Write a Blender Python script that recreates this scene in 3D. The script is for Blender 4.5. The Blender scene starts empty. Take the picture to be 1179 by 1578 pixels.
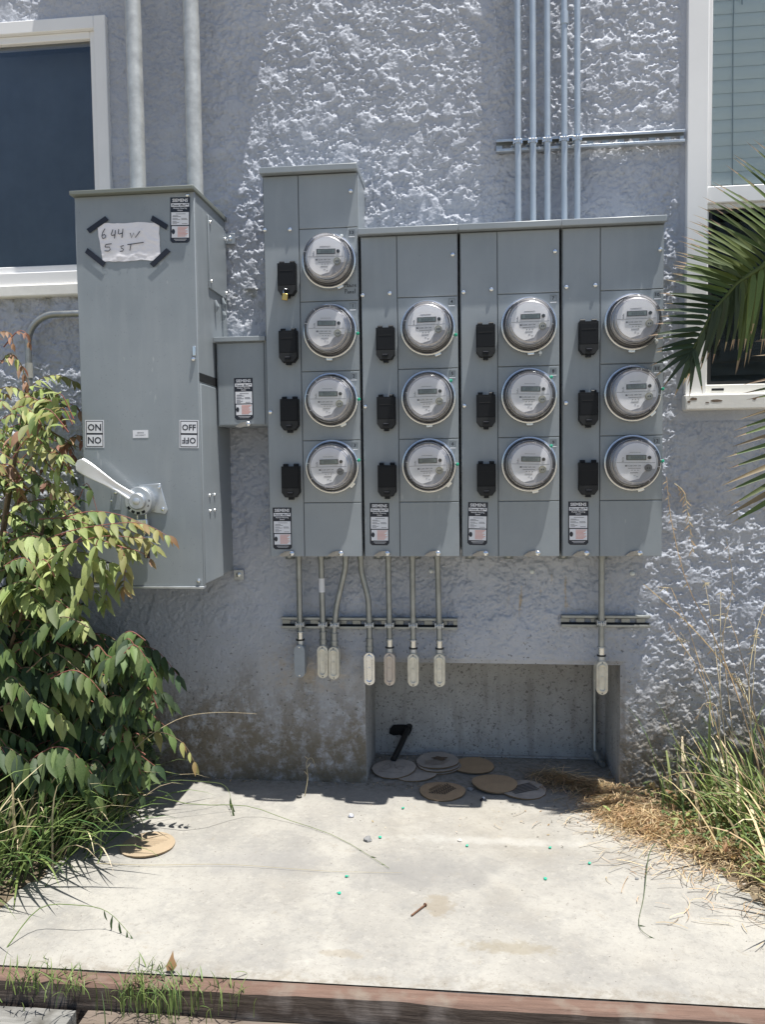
import bpy, math, random
import numpy as np
from mathutils import Vector, Matrix

# ------------------------------------------------------------------ camera, sky, sun, exposure
SC = bpy.context.scene
COL = SC.collection
IW, IH, F = 1179.0, 1578.0, 1230.0
YAW, PIT, ROL = math.radians(-6.045), math.radians(-3.25), math.radians(-.718)
CAM = Vector((0, -2.85, 1.16))
fw = Vector((math.sin(YAW)*math.cos(PIT), math.cos(YAW)*math.cos(PIT), math.sin(PIT)))
rt = fw.cross(Vector((0, 0, 1))).normalized()
up = rt.cross(fw)
rt, up = rt*math.cos(ROL)+up*math.sin(ROL), up*math.cos(ROL)-rt*math.sin(ROL)
cd = bpy.data.cameras.new('camera')
cam = bpy.data.objects.new('camera', cd)
COL.objects.link(cam)
cam.matrix_world = Matrix(((rt.x, up.x, -fw.x, CAM.x), (rt.y, up.y, -fw.y, CAM.y), (rt.z, up.z, -fw.z, CAM.z), (0, 0, 0, 1)))
cd.sensor_fit = 'VERTICAL'; cd.sensor_height = 24; cd.lens = F/IH*24
cd.clip_start = .05; cd.clip_end = 1000
SC.camera = cam

SUN = Vector((.20, -.10, 1)).normalized()
world = bpy.data.worlds.new('World'); SC.world = world
world.use_nodes = True
wn = world.node_tree
sky = wn.nodes.new('ShaderNodeTexSky'); sky.sky_type = 'NISHITA'; sky.sun_disc = False
sky.sun_elevation = math.asin(SUN.z); sky.sun_rotation = math.atan2(SUN.x, SUN.y)
wn.links.new(sky.outputs[0], wn.nodes['Background'].inputs[0])
wn.nodes['Background'].inputs[1].default_value = .08
sl = bpy.data.lights.new('sun', 'SUN'); sl.energy = 5; sl.angle = math.radians(.5); sl.color = (1, .97, .91)
so = bpy.data.objects.new('sun', sl); COL.objects.link(so)
so.rotation_euler = SUN.to_track_quat('Z', 'Y').to_euler(); so.location = (1, -1, 6)
SC.view_settings.view_transform = 'Standard'; SC.view_settings.look = 'None'
SC.view_settings.gamma = 1; SC.view_settings.exposure = .66
SC.view_settings.use_curve_mapping = False

def ray(x, y):
    return fw*F+rt*(x-IW/2)-up*(y-IH/2)
def W(x, y, Y=0.0):                       # point at depth Y seen at photo position x, y (for measuring)
    d = ray(x, y); t = (Y-CAM.y)/d.y
    return CAM+d*t
def GP(x, y, z=0.0):                      # point on the ground
    d = ray(x, y); t = (z-CAM.z)/d.z
    return CAM+d*t

# ------------------------------------------------------------------ materials
MATS = {}
def mat(name, col, rough=.6, metal=0, var=0, vscale=8, bump=0, bscale=60, bdist=.002, spec=.5, transl=None, objvar=0, col2=None, bdetail=4):
    if name in MATS: return MATS[name]
    m = bpy.data.materials.new(name); m.use_nodes = True
    nt = m.node_tree; n = nt.nodes; L = nt.links
    b = n['Principled BSDF']; out = n['Material Output']
    b.inputs['Base Color'].default_value = (*col, 1)
    b.inputs['Roughness'].default_value = rough; b.inputs['Metallic'].default_value = metal
    b.inputs['Specular IOR Level'].default_value = spec
    tc = n.new('ShaderNodeTexCoord')
    csock = None
    if var or col2:
        nz = n.new('ShaderNodeTexNoise'); nz.inputs['Scale'].default_value = vscale; nz.inputs['Detail'].default_value = 6
        nz.inputs['Roughness'].default_value = .65
        L.new(tc.outputs['Object'], nz.inputs['Vector'])
        mr = n.new('ShaderNodeMapRange'); mr.inputs[1].default_value = .35; mr.inputs[2].default_value = .65
        L.new(nz.outputs[0], mr.inputs[0])
        mx = n.new('ShaderNodeMix'); mx.data_type = 'RGBA'
        c2 = col2 or tuple(c*(1+var) for c in col)
        c1 = col if col2 else tuple(c*(1-var) for c in col)
        mx.inputs[6].default_value = (*c1, 1); mx.inputs[7].default_value = (*c2, 1)
        L.new(mr.outputs[0], mx.inputs[0]); csock = mx.outputs[2]
        rr = n.new('ShaderNodeMapRange'); rr.inputs[3].default_value = max(0, rough-.08); rr.inputs[4].default_value = min(1, rough+.08)
        L.new(nz.outputs[0], rr.inputs[0]); L.new(rr.outputs[0], b.inputs['Roughness'])
    if objvar:
        oi = n.new('ShaderNodeObjectInfo'); geo = n.new('ShaderNodeNewGeometry')
        ad = n.new('ShaderNodeMath'); ad.operation = 'ADD'; L.new(oi.outputs['Random'], ad.inputs[0]); L.new(geo.outputs['Random Per Island'], ad.inputs[1])
        fr = n.new('ShaderNodeMath'); fr.operation = 'FRACT'; L.new(ad.outputs[0], fr.inputs[0])
        hs = n.new('ShaderNodeHueSaturation')
        v = n.new('ShaderNodeMapRange'); v.inputs[3].default_value = 1-objvar; v.inputs[4].default_value = 1+objvar
        L.new(fr.outputs[0], v.inputs[0]); L.new(v.outputs[0], hs.inputs['Value'])
        h = n.new('ShaderNodeMapRange'); h.inputs[3].default_value = .5-objvar*.05; h.inputs[4].default_value = .5+objvar*.05
        sn = n.new('ShaderNodeMath'); sn.operation = 'MULTIPLY'; sn.inputs[1].default_value = 7.13; L.new(fr.outputs[0], sn.inputs[0])
        f2 = n.new('ShaderNodeMath'); f2.operation = 'FRACT'; L.new(sn.outputs[0], f2.inputs[0]); L.new(f2.outputs[0], h.inputs[0])
        L.new(h.outputs[0], hs.inputs['Hue'])
        if csock: L.new(csock, hs.inputs['Color'])
        else: hs.inputs['Color'].default_value = (*col, 1)
        csock = hs.outputs[0]
    if csock: L.new(csock, b.inputs['Base Color'])
    if bump:
        nz = n.new('ShaderNodeTexNoise'); nz.inputs['Scale'].default_value = bscale; nz.inputs['Detail'].default_value = bdetail
        L.new(tc.outputs['Object'], nz.inputs['Vector'])
        bp = n.new('ShaderNodeBump'); bp.inputs['Strength'].default_value = bump; bp.inputs['Distance'].default_value = bdist
        L.new(nz.outputs[0], bp.inputs['Height']); L.new(bp.outputs[0], b.inputs['Normal'])
    if transl:
        t = n.new('ShaderNodeBsdfTranslucent'); ms = n.new('ShaderNodeMixShader'); ms.inputs[0].default_value = transl
        if csock: L.new(csock, t.inputs[0])
        else: t.inputs[0].default_value = (*col, 1)
        L.new(b.outputs[0], ms.inputs[1]); L.new(t.outputs[0], ms.inputs[2]); L.new(ms.outputs[0], out.inputs[0])
    MATS[name] = m; return m

def glass_mat(name, tint, refl_rough=.02, ior=1.5, extra=0.0, haze=0.0):
    if name in MATS: return MATS[name]
    m = bpy.data.materials.new(name); m.use_nodes = True
    nt = m.node_tree; n = nt.nodes; L = nt.links; n.remove(n['Principled BSDF']); out = n['Material Output']
    tr = n.new('ShaderNodeBsdfTransparent'); tr.inputs[0].default_value = (*tint, 1)
    gl = n.new('ShaderNodeBsdfGlossy'); gl.inputs['Roughness'].default_value = refl_rough
    fr = n.new('ShaderNodeFresnel'); fr.inputs[0].default_value = ior
    ad = n.new('ShaderNodeMath'); ad.operation = 'ADD'; ad.inputs[1].default_value = extra; ad.use_clamp = True
    L.new(fr.outputs[0], ad.inputs[0])
    mx = n.new('ShaderNodeMixShader'); L.new(ad.outputs[0], mx.inputs[0]); L.new(tr.outputs[0], mx.inputs[1]); L.new(gl.outputs[0], mx.inputs[2])
    last = mx.outputs[0]
    if haze:
        df = n.new('ShaderNodeBsdfDiffuse'); df.inputs[0].default_value = (.92, .92, .95, 1)
        m2 = n.new('ShaderNodeMixShader'); m2.inputs[0].default_value = haze; L.new(last, m2.inputs[1]); L.new(df.outputs[0], m2.inputs[2]); last = m2.outputs[0]
    L.new(last, out.inputs[0]); MATS[name] = m; return m

PANEL = mat('panel_grey_paint', (.255, .285, .308), .34, 0, var=.05, vscale=5, bump=.12, bscale=5, bdist=.01, bdetail=1)
def weather(m, dust, k):
    nt = m.node_tree; n = nt.nodes; L = nt.links; b = n['Principled BSDF']; src = b.inputs['Base Color'].links[0].from_socket
    tc = n.new('ShaderNodeNewGeometry')
    for sc, lo, hi, st, c, kk in ((5, .50, .75, (6, 6, .8), dust, k*.6), (3, .45, .7, (1, 1, 1), dust, k*.8), (160, .66, .72, (1, 1, 1), (.10, .10, .10), .35), (40, .70, .74, (1, 1, .3), (.45, .47, .48), .5)):
        mp = n.new('ShaderNodeMapping'); mp.inputs['Scale'].default_value = st; L.new(tc.outputs['Position'], mp.inputs[0])
        z = n.new('ShaderNodeTexNoise'); z.inputs['Scale'].default_value = sc; z.inputs['Detail'].default_value = 5; L.new(mp.outputs[0], z.inputs['Vector'])
        r = n.new('ShaderNodeMapRange'); r.inputs[1].default_value = lo; r.inputs[2].default_value = hi; r.inputs[4].default_value = kk; L.new(z.outputs[0], r.inputs[0])
        x = n.new('ShaderNodeMix'); x.data_type = 'RGBA'; L.new(r.outputs[0], x.inputs[0]); L.new(src, x.inputs[6]); x.inputs[7].default_value = (*c, 1); src = x.outputs[2]
    L.new(src, b.inputs['Base Color']); return m
weather(PANEL, (.34, .365, .385), .5)
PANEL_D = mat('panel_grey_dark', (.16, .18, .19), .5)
GALV = mat('galvanised_steel', (.50, .53, .56), .38, .75, var=.14, vscale=22, bump=.1, bscale=90)
EMT = mat('conduit_steel', (.47, .53, .59), .42, .45, var=.06, vscale=14)
EMTOLD = mat('weathered_conduit', (.33, .345, .34), .4, .65, var=.16, vscale=20, bump=.1)
CAST = mat('cast_body', (.66, .63, .54), .45, .3, var=.12, vscale=40, bump=.15, bscale=150)
CASTG = mat('cast_body_grey', (.30, .33, .36), .5, .1, var=.08, vscale=30)
STEEL = mat('bright_steel', (.74, .76, .78), .22, .9, var=.06, vscale=30)
ALU = mat('cast_aluminium', (.78, .79, .82), .38, .35, var=.04, vscale=20)
BLACK = mat('black_plastic', (.008, .009, .011), .5, spec=.25, bump=.05, bscale=300)
BLACK2 = mat('black_plastic_worn_and_shade', (.022, .023, .024), .5, spec=.3)
WHITE = mat('white_vinyl', (.80, .80, .80), .42, var=.03, vscale=3)
WHITEOLD = mat('old_white_paint', (.76, .75, .71), .55, var=.06, vscale=14, bump=.2, bscale=40)
PAPER = mat('paper', (.80, .79, .83), .8, var=.03, vscale=9, bump=.35, bscale=14, bdist=.006)
INK = mat('marker_ink', (.015, .015, .02), .5)
TAPE = mat('black_tape', (.012, .014, .025), .42)
PR_BLACK = mat('print_black', (.014, .018, .03), .45)
PR_WHITE = mat('print_white', (.72, .73, .77), .5)
PR_GREY = mat('print_grey', (.13, .13, .15), .5)
PR_RED = mat('print_red', (.66, .33, .28), .5)
BRASS = mat('brass', (.60, .42, .14), .3, .9)
SEAL = mat('green_seal', (.02, .36, .22), .4)
DIAL = mat('dial_white', (.90, .90, .93), .5)
DIALG = mat('dial_grey', (.36, .36, .39), .5)
LCD = mat('lcd', (.15, .19, .18), .3)
LCDI = mat('lcd_ink', (.05, .06, .06), .4)
KNOB = mat('knob_metal', (.32, .30, .22), .4, .5)
METERBODY = mat('meter_body', (.62, .62, .65), .3, .55, var=.12, vscale=35)
METERDK = mat('meter_base_dark', (.14, .14, .15), .4)
DOME = glass_mat('meter_glass', (.985, .985, .99), .04, 1.5, .015, .03)
PANE = glass_mat('window_glass', (.97, .985, .99), .01, 1.5, .0)
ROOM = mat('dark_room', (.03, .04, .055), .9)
CURTAIN = mat('dark_blue_curtain', (.075, .092, .12), .9, var=.25, vscale=2)
BLIND = mat('blind_slat', (.82, .90, .88), .6)
BLINDD = mat('blind_slat_dim', (.42, .46, .46), .6)  # darker copy of the slats; dimness behind the screen put in the colour
SCREEN = mat('insect_screen', (.022, .024, .028), .7)
CARD = mat('brown_cardboard', (.44, .31, .19), .9, var=.08, vscale=20, bump=.25, bscale=70)
CARDG = mat('grey_cardboard', (.42, .375, .33), .9, var=.14, vscale=16, bump=.25, bscale=70)
def corrugate(m):
    nt = m.node_tree; n = nt.nodes; L = nt.links; b = n['Principled BSDF']; tc = n.new('ShaderNodeTexCoord')
    w = n.new('ShaderNodeTexWave'); w.inputs['Scale'].default_value = 55; w.inputs['Distortion'].default_value = .6; L.new(tc.outputs['Object'], w.inputs['Vector'])
    bp = n.new('ShaderNodeBump'); bp.inputs['Strength'].default_value = .35; bp.inputs['Distance'].default_value = .0012
    L.new(w.outputs['Fac'], bp.inputs['Height']); L.new(b.inputs['Normal'].links[0].from_socket, bp.inputs['Normal']); L.new(bp.outputs[0], b.inputs['Normal'])
corrugate(CARD); corrugate(CARDG)
CARDEDGE = mat('cardboard_edge', (.17, .12, .07), .95, bump=.8, bscale=200)
PIPEB = mat('black_drain_pipe', (.016, .017, .018), .38)
HOLE = mat('dark_hollow', (.008, .008, .008), 1)
RUST = mat('rusty_steel', (.14, .07, .04), .8, .2, var=.3, vscale=60)

def leafm(name, c, c2=None, tl=.42, ov=.35, rough=.58):
    return mat(name, c, rough, 0, objvar=ov, transl=tl, col2=c2, vscale=18, bump=.25, bscale=70, bdist=.001)
L_GREEN = leafm('leaf_green', (.10, .16, .045), (.15, .21, .07))
L_LIGHT = leafm('leaf_light', (.27, .34, .10), (.38, .42, .17))
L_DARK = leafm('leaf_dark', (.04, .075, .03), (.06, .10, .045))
L_RED = leafm('leaf_red', (.32, .16, .10), (.38, .24, .15))
L_YEL = leafm('leaf_yellow', (.27, .26, .08), (.33, .32, .12))
L_DRY = leafm('leaf_dry', (.36, .22, .10), (.42, .30, .14))
PALM = leafm('palm_green', (.075, .12, .035), (.14, .18, .055), tl=.35)
PALMD = leafm('palm_dark', (.03, .05, .022), (.045, .075, .03), tl=.25)
PALMTIP = leafm('palm_tip', (.36, .27, .17))
GRASSM = leafm('grass_green', (.13, .20, .05), (.22, .29, .10), tl=.35)
GRASSD = leafm('grass_deep', (.05, .10, .03), (.08, .14, .04), tl=.3)
STRAW = leafm('dry_straw', (.60, .43, .25), (.72, .57, .36), tl=.35)
STRAWP = leafm('pale_straw', (.55, .45, .28), (.62, .54, .36), tl=.25)
STEMR = mat('red_stem', (.22, .08, .06), .6, var=.3, vscale=20)
STEMB = mat('brown_stem', (.14, .10, .06), .8, var=.3, vscale=20)

# ------------------------------------------------------------------ mesh builder
TXT = {}
def text_geo(s, bold=0.0, shear=0.0):
    k = (s, bold, shear)
    if k in TXT: return TXT[k]
    cu = bpy.data.curves.new('t', 'FONT'); cu.body = s; cu.size = 1; cu.offset = bold; cu.shear = shear; cu.resolution_u = 2
    cu.align_x = 'CENTER'; cu.align_y = 'CENTER'; cu.space_line = .9
    o = bpy.data.objects.new('t', cu); COL.objects.link(o)
    me = o.to_mesh()
    v = [(p.co.x, p.co.y) for p in me.vertices]; f = [tuple(p.vertices) for p in me.polygons]
    # make every face point along +z
    o.to_mesh_clear(); bpy.data.objects.remove(o); bpy.data.curves.remove(cu)
    xs = [a[0] for a in v]; ys = [a[1] for a in v]
    cx, cy = (min(xs)+max(xs))/2, (min(ys)+max(ys))/2; w, h = max(xs)-min(xs), max(ys)-min(ys)
    v = [((a-cx), (b-cy)) for a, b in v]
    TXT[k] = (v, f, w, h); return TXT[k]

class MB:
    def __init__(s): s.v = []; s.f = []; s.m = []; s.mats = []
    def mi(s, m):
        if m not in s.mats: s.mats.append(m)
        return s.mats.index(m)
    def add(s, vs, fs, m, M=None):
        o = len(s.v); i = s.mi(m)
        if M is not None: vs = [M @ Vector(p) for p in vs]
        s.v += [tuple(p) for p in vs]
        for f in fs: s.f.append(tuple(a+o for a in f)); s.m.append(i)
        return s
    def box(s, x0, x1, y0, y1, z0, z1, m, M=None):
        v = [(x, y, z) for z in (z0, z1) for y in (y0, y1) for x in (x0, x1)]
        return s.add(v, [(0, 2, 3, 1), (4, 5, 7, 6), (0, 1, 5, 4), (2, 6, 7, 3), (0, 4, 6, 2), (1, 3, 7, 5)], m, M)
    def prism(s, poly, y0, y1, m, M=None):   # poly in x,z ; y0 front (smaller), y1 back
        n = len(poly)
        a = sum(poly[i][0]*poly[(i+1) % n][1]-poly[(i+1) % n][0]*poly[i][1] for i in range(n))
        if a < 0: poly = poly[::-1]
        v = [(x, y0, z) for x, z in poly]+[(x, y1, z) for x, z in poly]
        f = [tuple(range(n)), tuple(range(2*n-1, n-1, -1))]+[(i, n+i, n+(i+1) % n, (i+1) % n) for i in range(n)]
        return s.add(v, f, m, M)
    def tube(s, pts, r, m, seg=10, cap=True, M=None):
        pts = [Vector(p) for p in pts]; n = len(pts)
        rs = r if isinstance(r, (list, tuple)) else [r]*n
        t0 = (pts[1]-pts[0]).normalized()
        a = Vector((0, 0, 1)) if abs(t0.z) < .9 else Vector((1, 0, 0))
        u = t0.cross(a).normalized(); v = []; f = []
        for i, p in enumerate(pts):
            t = ((pts[min(i+1, n-1)]-pts[max(i-1, 0)])).normalized()
            u = (u-t*u.dot(t)).normalized(); w = t.cross(u)
            for k in range(seg):
                an = 2*math.pi*k/seg; v.append(p+(u*math.cos(an)+w*math.sin(an))*rs[i])
        for i in range(n-1):
            for k in range(seg):
                k2 = (k+1) % seg; f.append((i*seg+k, i*seg+k2, (i+1)*seg+k2, (i+1)*seg+k))
        if cap: f.append(tuple(range(seg-1, -1, -1))); f.append(tuple((n-1)*seg+k for k in range(seg)))
        return s.add(v, f, m, M)
    def lathe(s, prof, m, seg=40, c=(0, 0, 0), M=None, cap0=False, cap1=False):  # (r, y) about the y axis
        v = []; f = []; n = len(prof)
        for r, y in prof:
            for k in range(seg):
                a = 2*math.pi*k/seg; v.append((c[0]+r*math.cos(a), c[1]+y, c[2]+r*math.sin(a)))
        for i in range(n-1):
            for k in range(seg):
                k2 = (k+1) % seg; f.append((i*seg+k, i*seg+k2, (i+1)*seg+k2, (i+1)*seg+k))
        if cap0: f.append(tuple(range(seg)))
        if cap1: f.append(tuple((n-1)*seg+k for k in range(seg-1, -1, -1)))
        return s.add(v, f, m, M)
    def disc(s, r, y, m, seg=32, c=(0, 0), M=None, th=.0006):
        return s.prism([(c[0]+r*math.cos(2*math.pi*k/seg), c[1]+r*math.sin(2*math.pi*k/seg)) for k in range(seg)], y, y+th, m, M)
    def text(s, t, w, h, x, z, y, m, bold=0, shear=0, rot=0, M=None):   # fit in width w or height h, centred
        v, f, tw, th = text_geo(t, bold, shear)
        k = min(w/tw if w else 9, h/th if h else 9); ca, sa = math.cos(rot), math.sin(rot)
        vs = [(x+k*(a*ca-b*sa), y, z+k*(a*sa+b*ca)) for a, b in v]
        return s.add(vs, f, m, M)
    def stroke(s, pts, w, y, m, M=None):     # flat pen stroke in the x,z plane
        pts = [Vector((p[0], p[1])) for p in pts]; v = []; f = []; n = len(pts)
        for i, p in enumerate(pts):
            t = (pts[min(i+1, n-1)]-pts[max(i-1, 0)])
            t = t.normalized() if t.length > 1e-9 else Vector((1, 0)); q = Vector((-t.y, t.x))*w/2
            v += [(p.x+q.x, y, p.y+q.y), (p.x-q.x, y, p.y-q.y)]
        for i in range(n-1): f.append((2*i, 2*i+1, 2*i+3, 2*i+2))
        return s.add(v, f, m, M)
    def mesh(s, name, smooth=True):
        me = bpy.data.meshes.new(name); me.from_pydata(s.v, [], s.f)
        for m in s.mats: me.materials.append(m)
        me.polygons.foreach_set('material_index', s.m)
        if smooth and s.f:
            me.polygons.foreach_set('use_smooth', [True]*len(s.f)); me.set_sharp_from_angle(angle=math.radians(38))
        me.update(); return me
    def build(s, name, parent=None, bev=0, smooth=True, loc=None):
        o = bpy.data.objects.new(name, s.mesh(name, smooth)); COL.objects.link(o); o.parent = parent
        if loc is not None: o.location = loc
        if bev:
            b = o.modifiers.new('bevel', 'BEVEL'); b.width = bev; b.segments = 2; b.limit_method = 'ANGLE'; b.angle_limit = math.radians(40)
            b.harden_normals = False
        return o

def tag(o, label=None, cat=None, group=None, kind=None):
    if label: o['label'] = label
    if cat: o['category'] = cat
    if group: o['group'] = group
    if kind: o['kind'] = kind
    return o
def thing(name, label, cat, loc=(0, 0, 0), group=None):
    o = bpy.data.objects.new(name, None); COL.objects.link(o); o.location = loc; o.empty_display_size = .05
    return tag(o, label, cat, group)
def part(name, me, parent, loc=(0, 0, 0), rot=None):
    o = bpy.data.objects.new(name, me); COL.objects.link(o); o.parent = parent; o.location = loc
    if rot: o.rotation_euler = rot
    return o

# ------------------------------------------------------------------ noise for real relief
def perlin(x, y, seed):
    r = np.random.default_rng(seed); T = 512
    ang = r.random((T, T))*2*np.pi; gx = np.cos(ang); gy = np.sin(ang)
    xi = np.floor(x).astype(int); yi = np.floor(y).astype(int); xf = x-xi; yf = y-yi
    u = xf*xf*xf*(xf*(xf*6-15)+10); v = yf*yf*yf*(yf*(yf*6-15)+10)
    def g(a, b, dx, dy):
        a = a % T; b = b % T; return gx[a, b]*dx+gy[a, b]*dy
    n0 = g(xi, yi, xf, yf)*(1-u)+g(xi+1, yi, xf-1, yf)*u
    n1 = g(xi, yi+1, xf, yf-1)*(1-u)+g(xi+1, yi+1, xf-1, yf-1)*u
    return (n0*(1-v)+n1*v)*1.4
def fbm(x, y, sc, octv, seed, gain=.5):
    o = 0; a = 1; t = 0
    for i in range(octv):
        o = o+a*perlin(x*sc+i*17.3, y*sc+i*9.1, seed+i); t += a; a *= gain; sc *= 2.03
    return o/t
def sst(x, a, b):
    t = np.clip((x-a)/(b-a), 0, 1); return t*t*(3-2*t)

def grid_mesh(name, P, keep, m):
    nz, nx, _ = P.shape
    idx = np.arange(nz*nx).reshape(nz, nx)
    q = np.stack([idx[:-1, :-1], idx[:-1, 1:], idx[1:, 1:], idx[1:, :-1]], -1)[keep]
    used = np.zeros(nz*nx, bool); used[q.ravel()] = True
    remap = np.cumsum(used)-1
    v = P.reshape(-1, 3)[used]; q = remap[q]
    me = bpy.data.meshes.new(name); me.vertices.add(len(v)); me.vertices.foreach_set('co', v.astype(np.float32).ravel())
    me.loops.add(q.size); me.loops.foreach_set('vertex_index', q.astype(np.int32).ravel())
    me.polygons.add(len(q)); me.polygons.foreach_set('loop_start', np.arange(0, q.size, 4, dtype=np.int32))
    me.polygons.foreach_set('use_smooth', np.ones(len(q), bool))
    me.materials.append(m); me.update(calc_edges=True); me.validate()
    return me

# ------------------------------------------------------------------ wall paint
def wall_material():
    m = bpy.data.materials.new('blue_grey_stucco_paint'); m.use_nodes = True
    nt = m.node_tree; n = nt.nodes; L = nt.links; b = n['Principled BSDF']
    b.inputs['Roughness'].default_value = .62; b.inputs['Specular IOR Level'].default_value = .35
    geo = n.new('ShaderNodeNewGeometry'); sp = n.new('ShaderNodeSeparateXYZ'); L.new(geo.outputs['Position'], sp.inputs[0])
    def noise(sc, det=5, ro=.6, stretch=None):
        z = n.new('ShaderNodeTexNoise'); z.inputs['Scale'].default_value = sc; z.inputs['Detail'].default_value = det; z.inputs['Roughness'].default_value = ro
        if stretch:
            mp = n.new('ShaderNodeMapping'); mp.inputs['Scale'].default_value = stretch; L.new(geo.outputs['Position'], mp.inputs[0]); L.new(mp.outputs[0], z.inputs['Vector'])
        else: L.new(geo.outputs['Position'], z.inputs['Vector'])
        return z.outputs[0]
    def rg(s, a, b_, c=0, d=1):
        r = n.new('ShaderNodeMapRange'); r.interpolation_type = 'SMOOTHSTEP'
        for i, q in enumerate((a, b_, c, d)): r.inputs[i+1].default_value = q
        L.new(s, r.inputs[0]); return r.outputs[0]
    def mul(a, b_):
        r = n.new('ShaderNodeMath'); r.operation = 'MULTIPLY'; L.new(a, r.inputs[0])
        if isinstance(b_, float): r.inputs[1].default_value = b_
        else: L.new(b_, r.inputs[1])
        return r.outputs[0]
    def add(a, b_):
        r = n.new('ShaderNodeMath'); r.operation = 'ADD'; L.new(a, r.inputs[0])
        if isinstance(b_, float): r.inputs[1].default_value = b_
        else: L.new(b_, r.inputs[1])
        return r.outputs[0]
    def mixc(f, a, c):
        x = n.new('ShaderNodeMix'); x.data_type = 'RGBA'; L.new(f, x.inputs[0])
        if isinstance(a, tuple): x.inputs[6].default_value = (*a, 1)
        else: L.new(a, x.inputs[6])
        x.inputs[7].default_value = (*c, 1); return x.outputs[2]
    X, Y, Z = sp.outputs
    c = mixc(rg(noise(2.2), .35, .65), (.41, .435, .495), (.49, .515, .575))
    # chalky, worn paint towards the ground
    low = rg(add(Z, mul(noise(6), .5)), .95, .62)
    c = mixc(mul(low, .55), c, (.40, .39, .385)) if False else mixc(mul(low, .5), c, (.39, .39, .39))
    # brown damp stain at the foot
    st = mul(rg(add(Z, mul(noise(5, 6, .6, (1.8, 1, .6)), -.55)), .24, -.16), rg(noise(22, 8, .75), .34, .56))
    c = mixc(mul(st, .9), c, (.17, .14, .095))
    st2 = mul(rg(Z, .26, .0), rg(noise(9, 8, .75), .36, .58)); c = mixc(mul(st2, .75), c, (.12, .105, .075))
    # speckled pits
    pit = mul(rg(noise(75, 3, .6), .62, .68), rg(Z, .75, .4)); c = mixc(mul(pit, .8), c, (.10, .095, .085))
    # ochre patch under the conduit bodies
    och = mul(mul(rg(X, -.80, -.66), rg(X, -.36, -.50)), mul(rg(Z, .30, .40), rg(Z, .54, .46)))
    c = mixc(mul(och, mul(rg(noise(18, 5, .7), .42, .62), .6)), c, (.44, .36, .26))
    # rust runs under the cabinets
    ru = mul(mul(rg(X, .12, .2), rg(X, .42, .36)), mul(rg(Z, .60, .66), rg(Z, .80, .74)))
    c = mixc(mul(ru, mul(rg(noise(16, 4, .6, (1.6, 1, .25)), .56, .64), .8)), c, (.42, .32, .19))
    # dirt along the window sill and box tops
    d1 = mul(rg(noise(14, 5, .7), .45, .65), mul(rg(Z, 1.70, 1.79), rg(Z, 1.81, 1.80))); c = mixc(mul(d1, .7), c, (.2, .19, .13))
    L.new(c, b.inputs['Base Color'])
    bp = n.new('ShaderNodeBump'); bp.inputs['Strength'].default_value = .55; bp.inputs['Distance'].default_value = .003
    L.new(add(noise(110, 6, .65), mul(rg(noise(170, 3, .6), .5, .56), .35)), bp.inputs['Height']); L.new(bp.outputs[0], b.inputs['Normal'])
    return m
STUCCO = wall_material()

# ------------------------------------------------------------------ house: stucco wall, windows, niche
S = .0034
house = thing('house', 'blue grey rough stucco house wall with two white framed windows and a low niche', 'house')
LW = (-2.25, -1.275, 1.80, 2.785)       # left window outer rectangle x0 x1 z0 z1
RW = (.742, 1.95, 1.335, 3.10)
NI = (-.374, .536, 0.0, .45)
x0, x1, z0, z1 = -2.1, 1.30, 0.0, 2.98
xs = np.arange(x0, x1, S); zs = np.arange(z0, z1, S)
for arr, vals in ((xs, (NI[0], NI[1])), (zs, (NI[3],))):
    for q in vals: arr[np.argmin(abs(arr-q))] = q
XX, ZZ = np.meshgrid(xs, zs)
wx = XX+.012*fbm(XX, ZZ, 18, 3, 50); wz = ZZ+.012*fbm(XX, ZZ, 18, 3, 60)
nA = fbm(wx, wz, 15, 5, 1, .58)
nB = fbm(wx, wz, 36, 4, 11, .58)
nC = fbm(XX, ZZ, 3.2, 3, 21)
nD = fbm(wx, wz*1.0, 10, 4, 31, .5)
crumb = sst(nB+.30*nC, -.02, .07)
pads = sst(nA+.25*nC, -.01, .06)
big = sst(nD, .09, .14)
nE = fbm(wx, wz, 82, 2, 101, .6)
fine = sst(nE, .0, .10)
nF = abs(fbm(wx, wz, 13, 4, 131, .6)); nG = fbm(XX, ZZ, 5, 2, 141)
groove = (1-sst(nF, .0, .022))*sst(nG, -.05, .12)
h = .0036*pads+.0032*crumb*(1-.7*big)+.0044*big+.0022*fine*(1-.7*big)-.0030*groove+.0016*np.clip(nA, -1, 1)+.0006*fbm(XX, ZZ, 150, 2, 41)
amp = np.ones_like(h)
left_smooth = sst(-XX, .50, .75)*sst(-ZZ, -1.0, -.85)          # calmer stucco low on the left
amp = amp*(1-.55*left_smooth)
mid = sst(-ZZ, -.62, -.5)*sst(-XX, -.62, -.50)                 # around and under the strut rail
amp = amp*(1-.45*mid)
shade = sst(-XX, .98, 1.08)*sst(ZZ, 1.95, 2.1); amp = amp*(1-.35*shade)
foot = sst(-ZZ, -.50, -.30)*sst(-XX, -.62, -.5)
pitt = -.0016*sst(fbm(XX, ZZ, 55, 3, 71, .6), .12, .3)-.0012*sst(fbm(XX, ZZ, 90, 2, 77), .15, .3)+.0015*fbm(XX, ZZ, 9, 3, 81)
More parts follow.
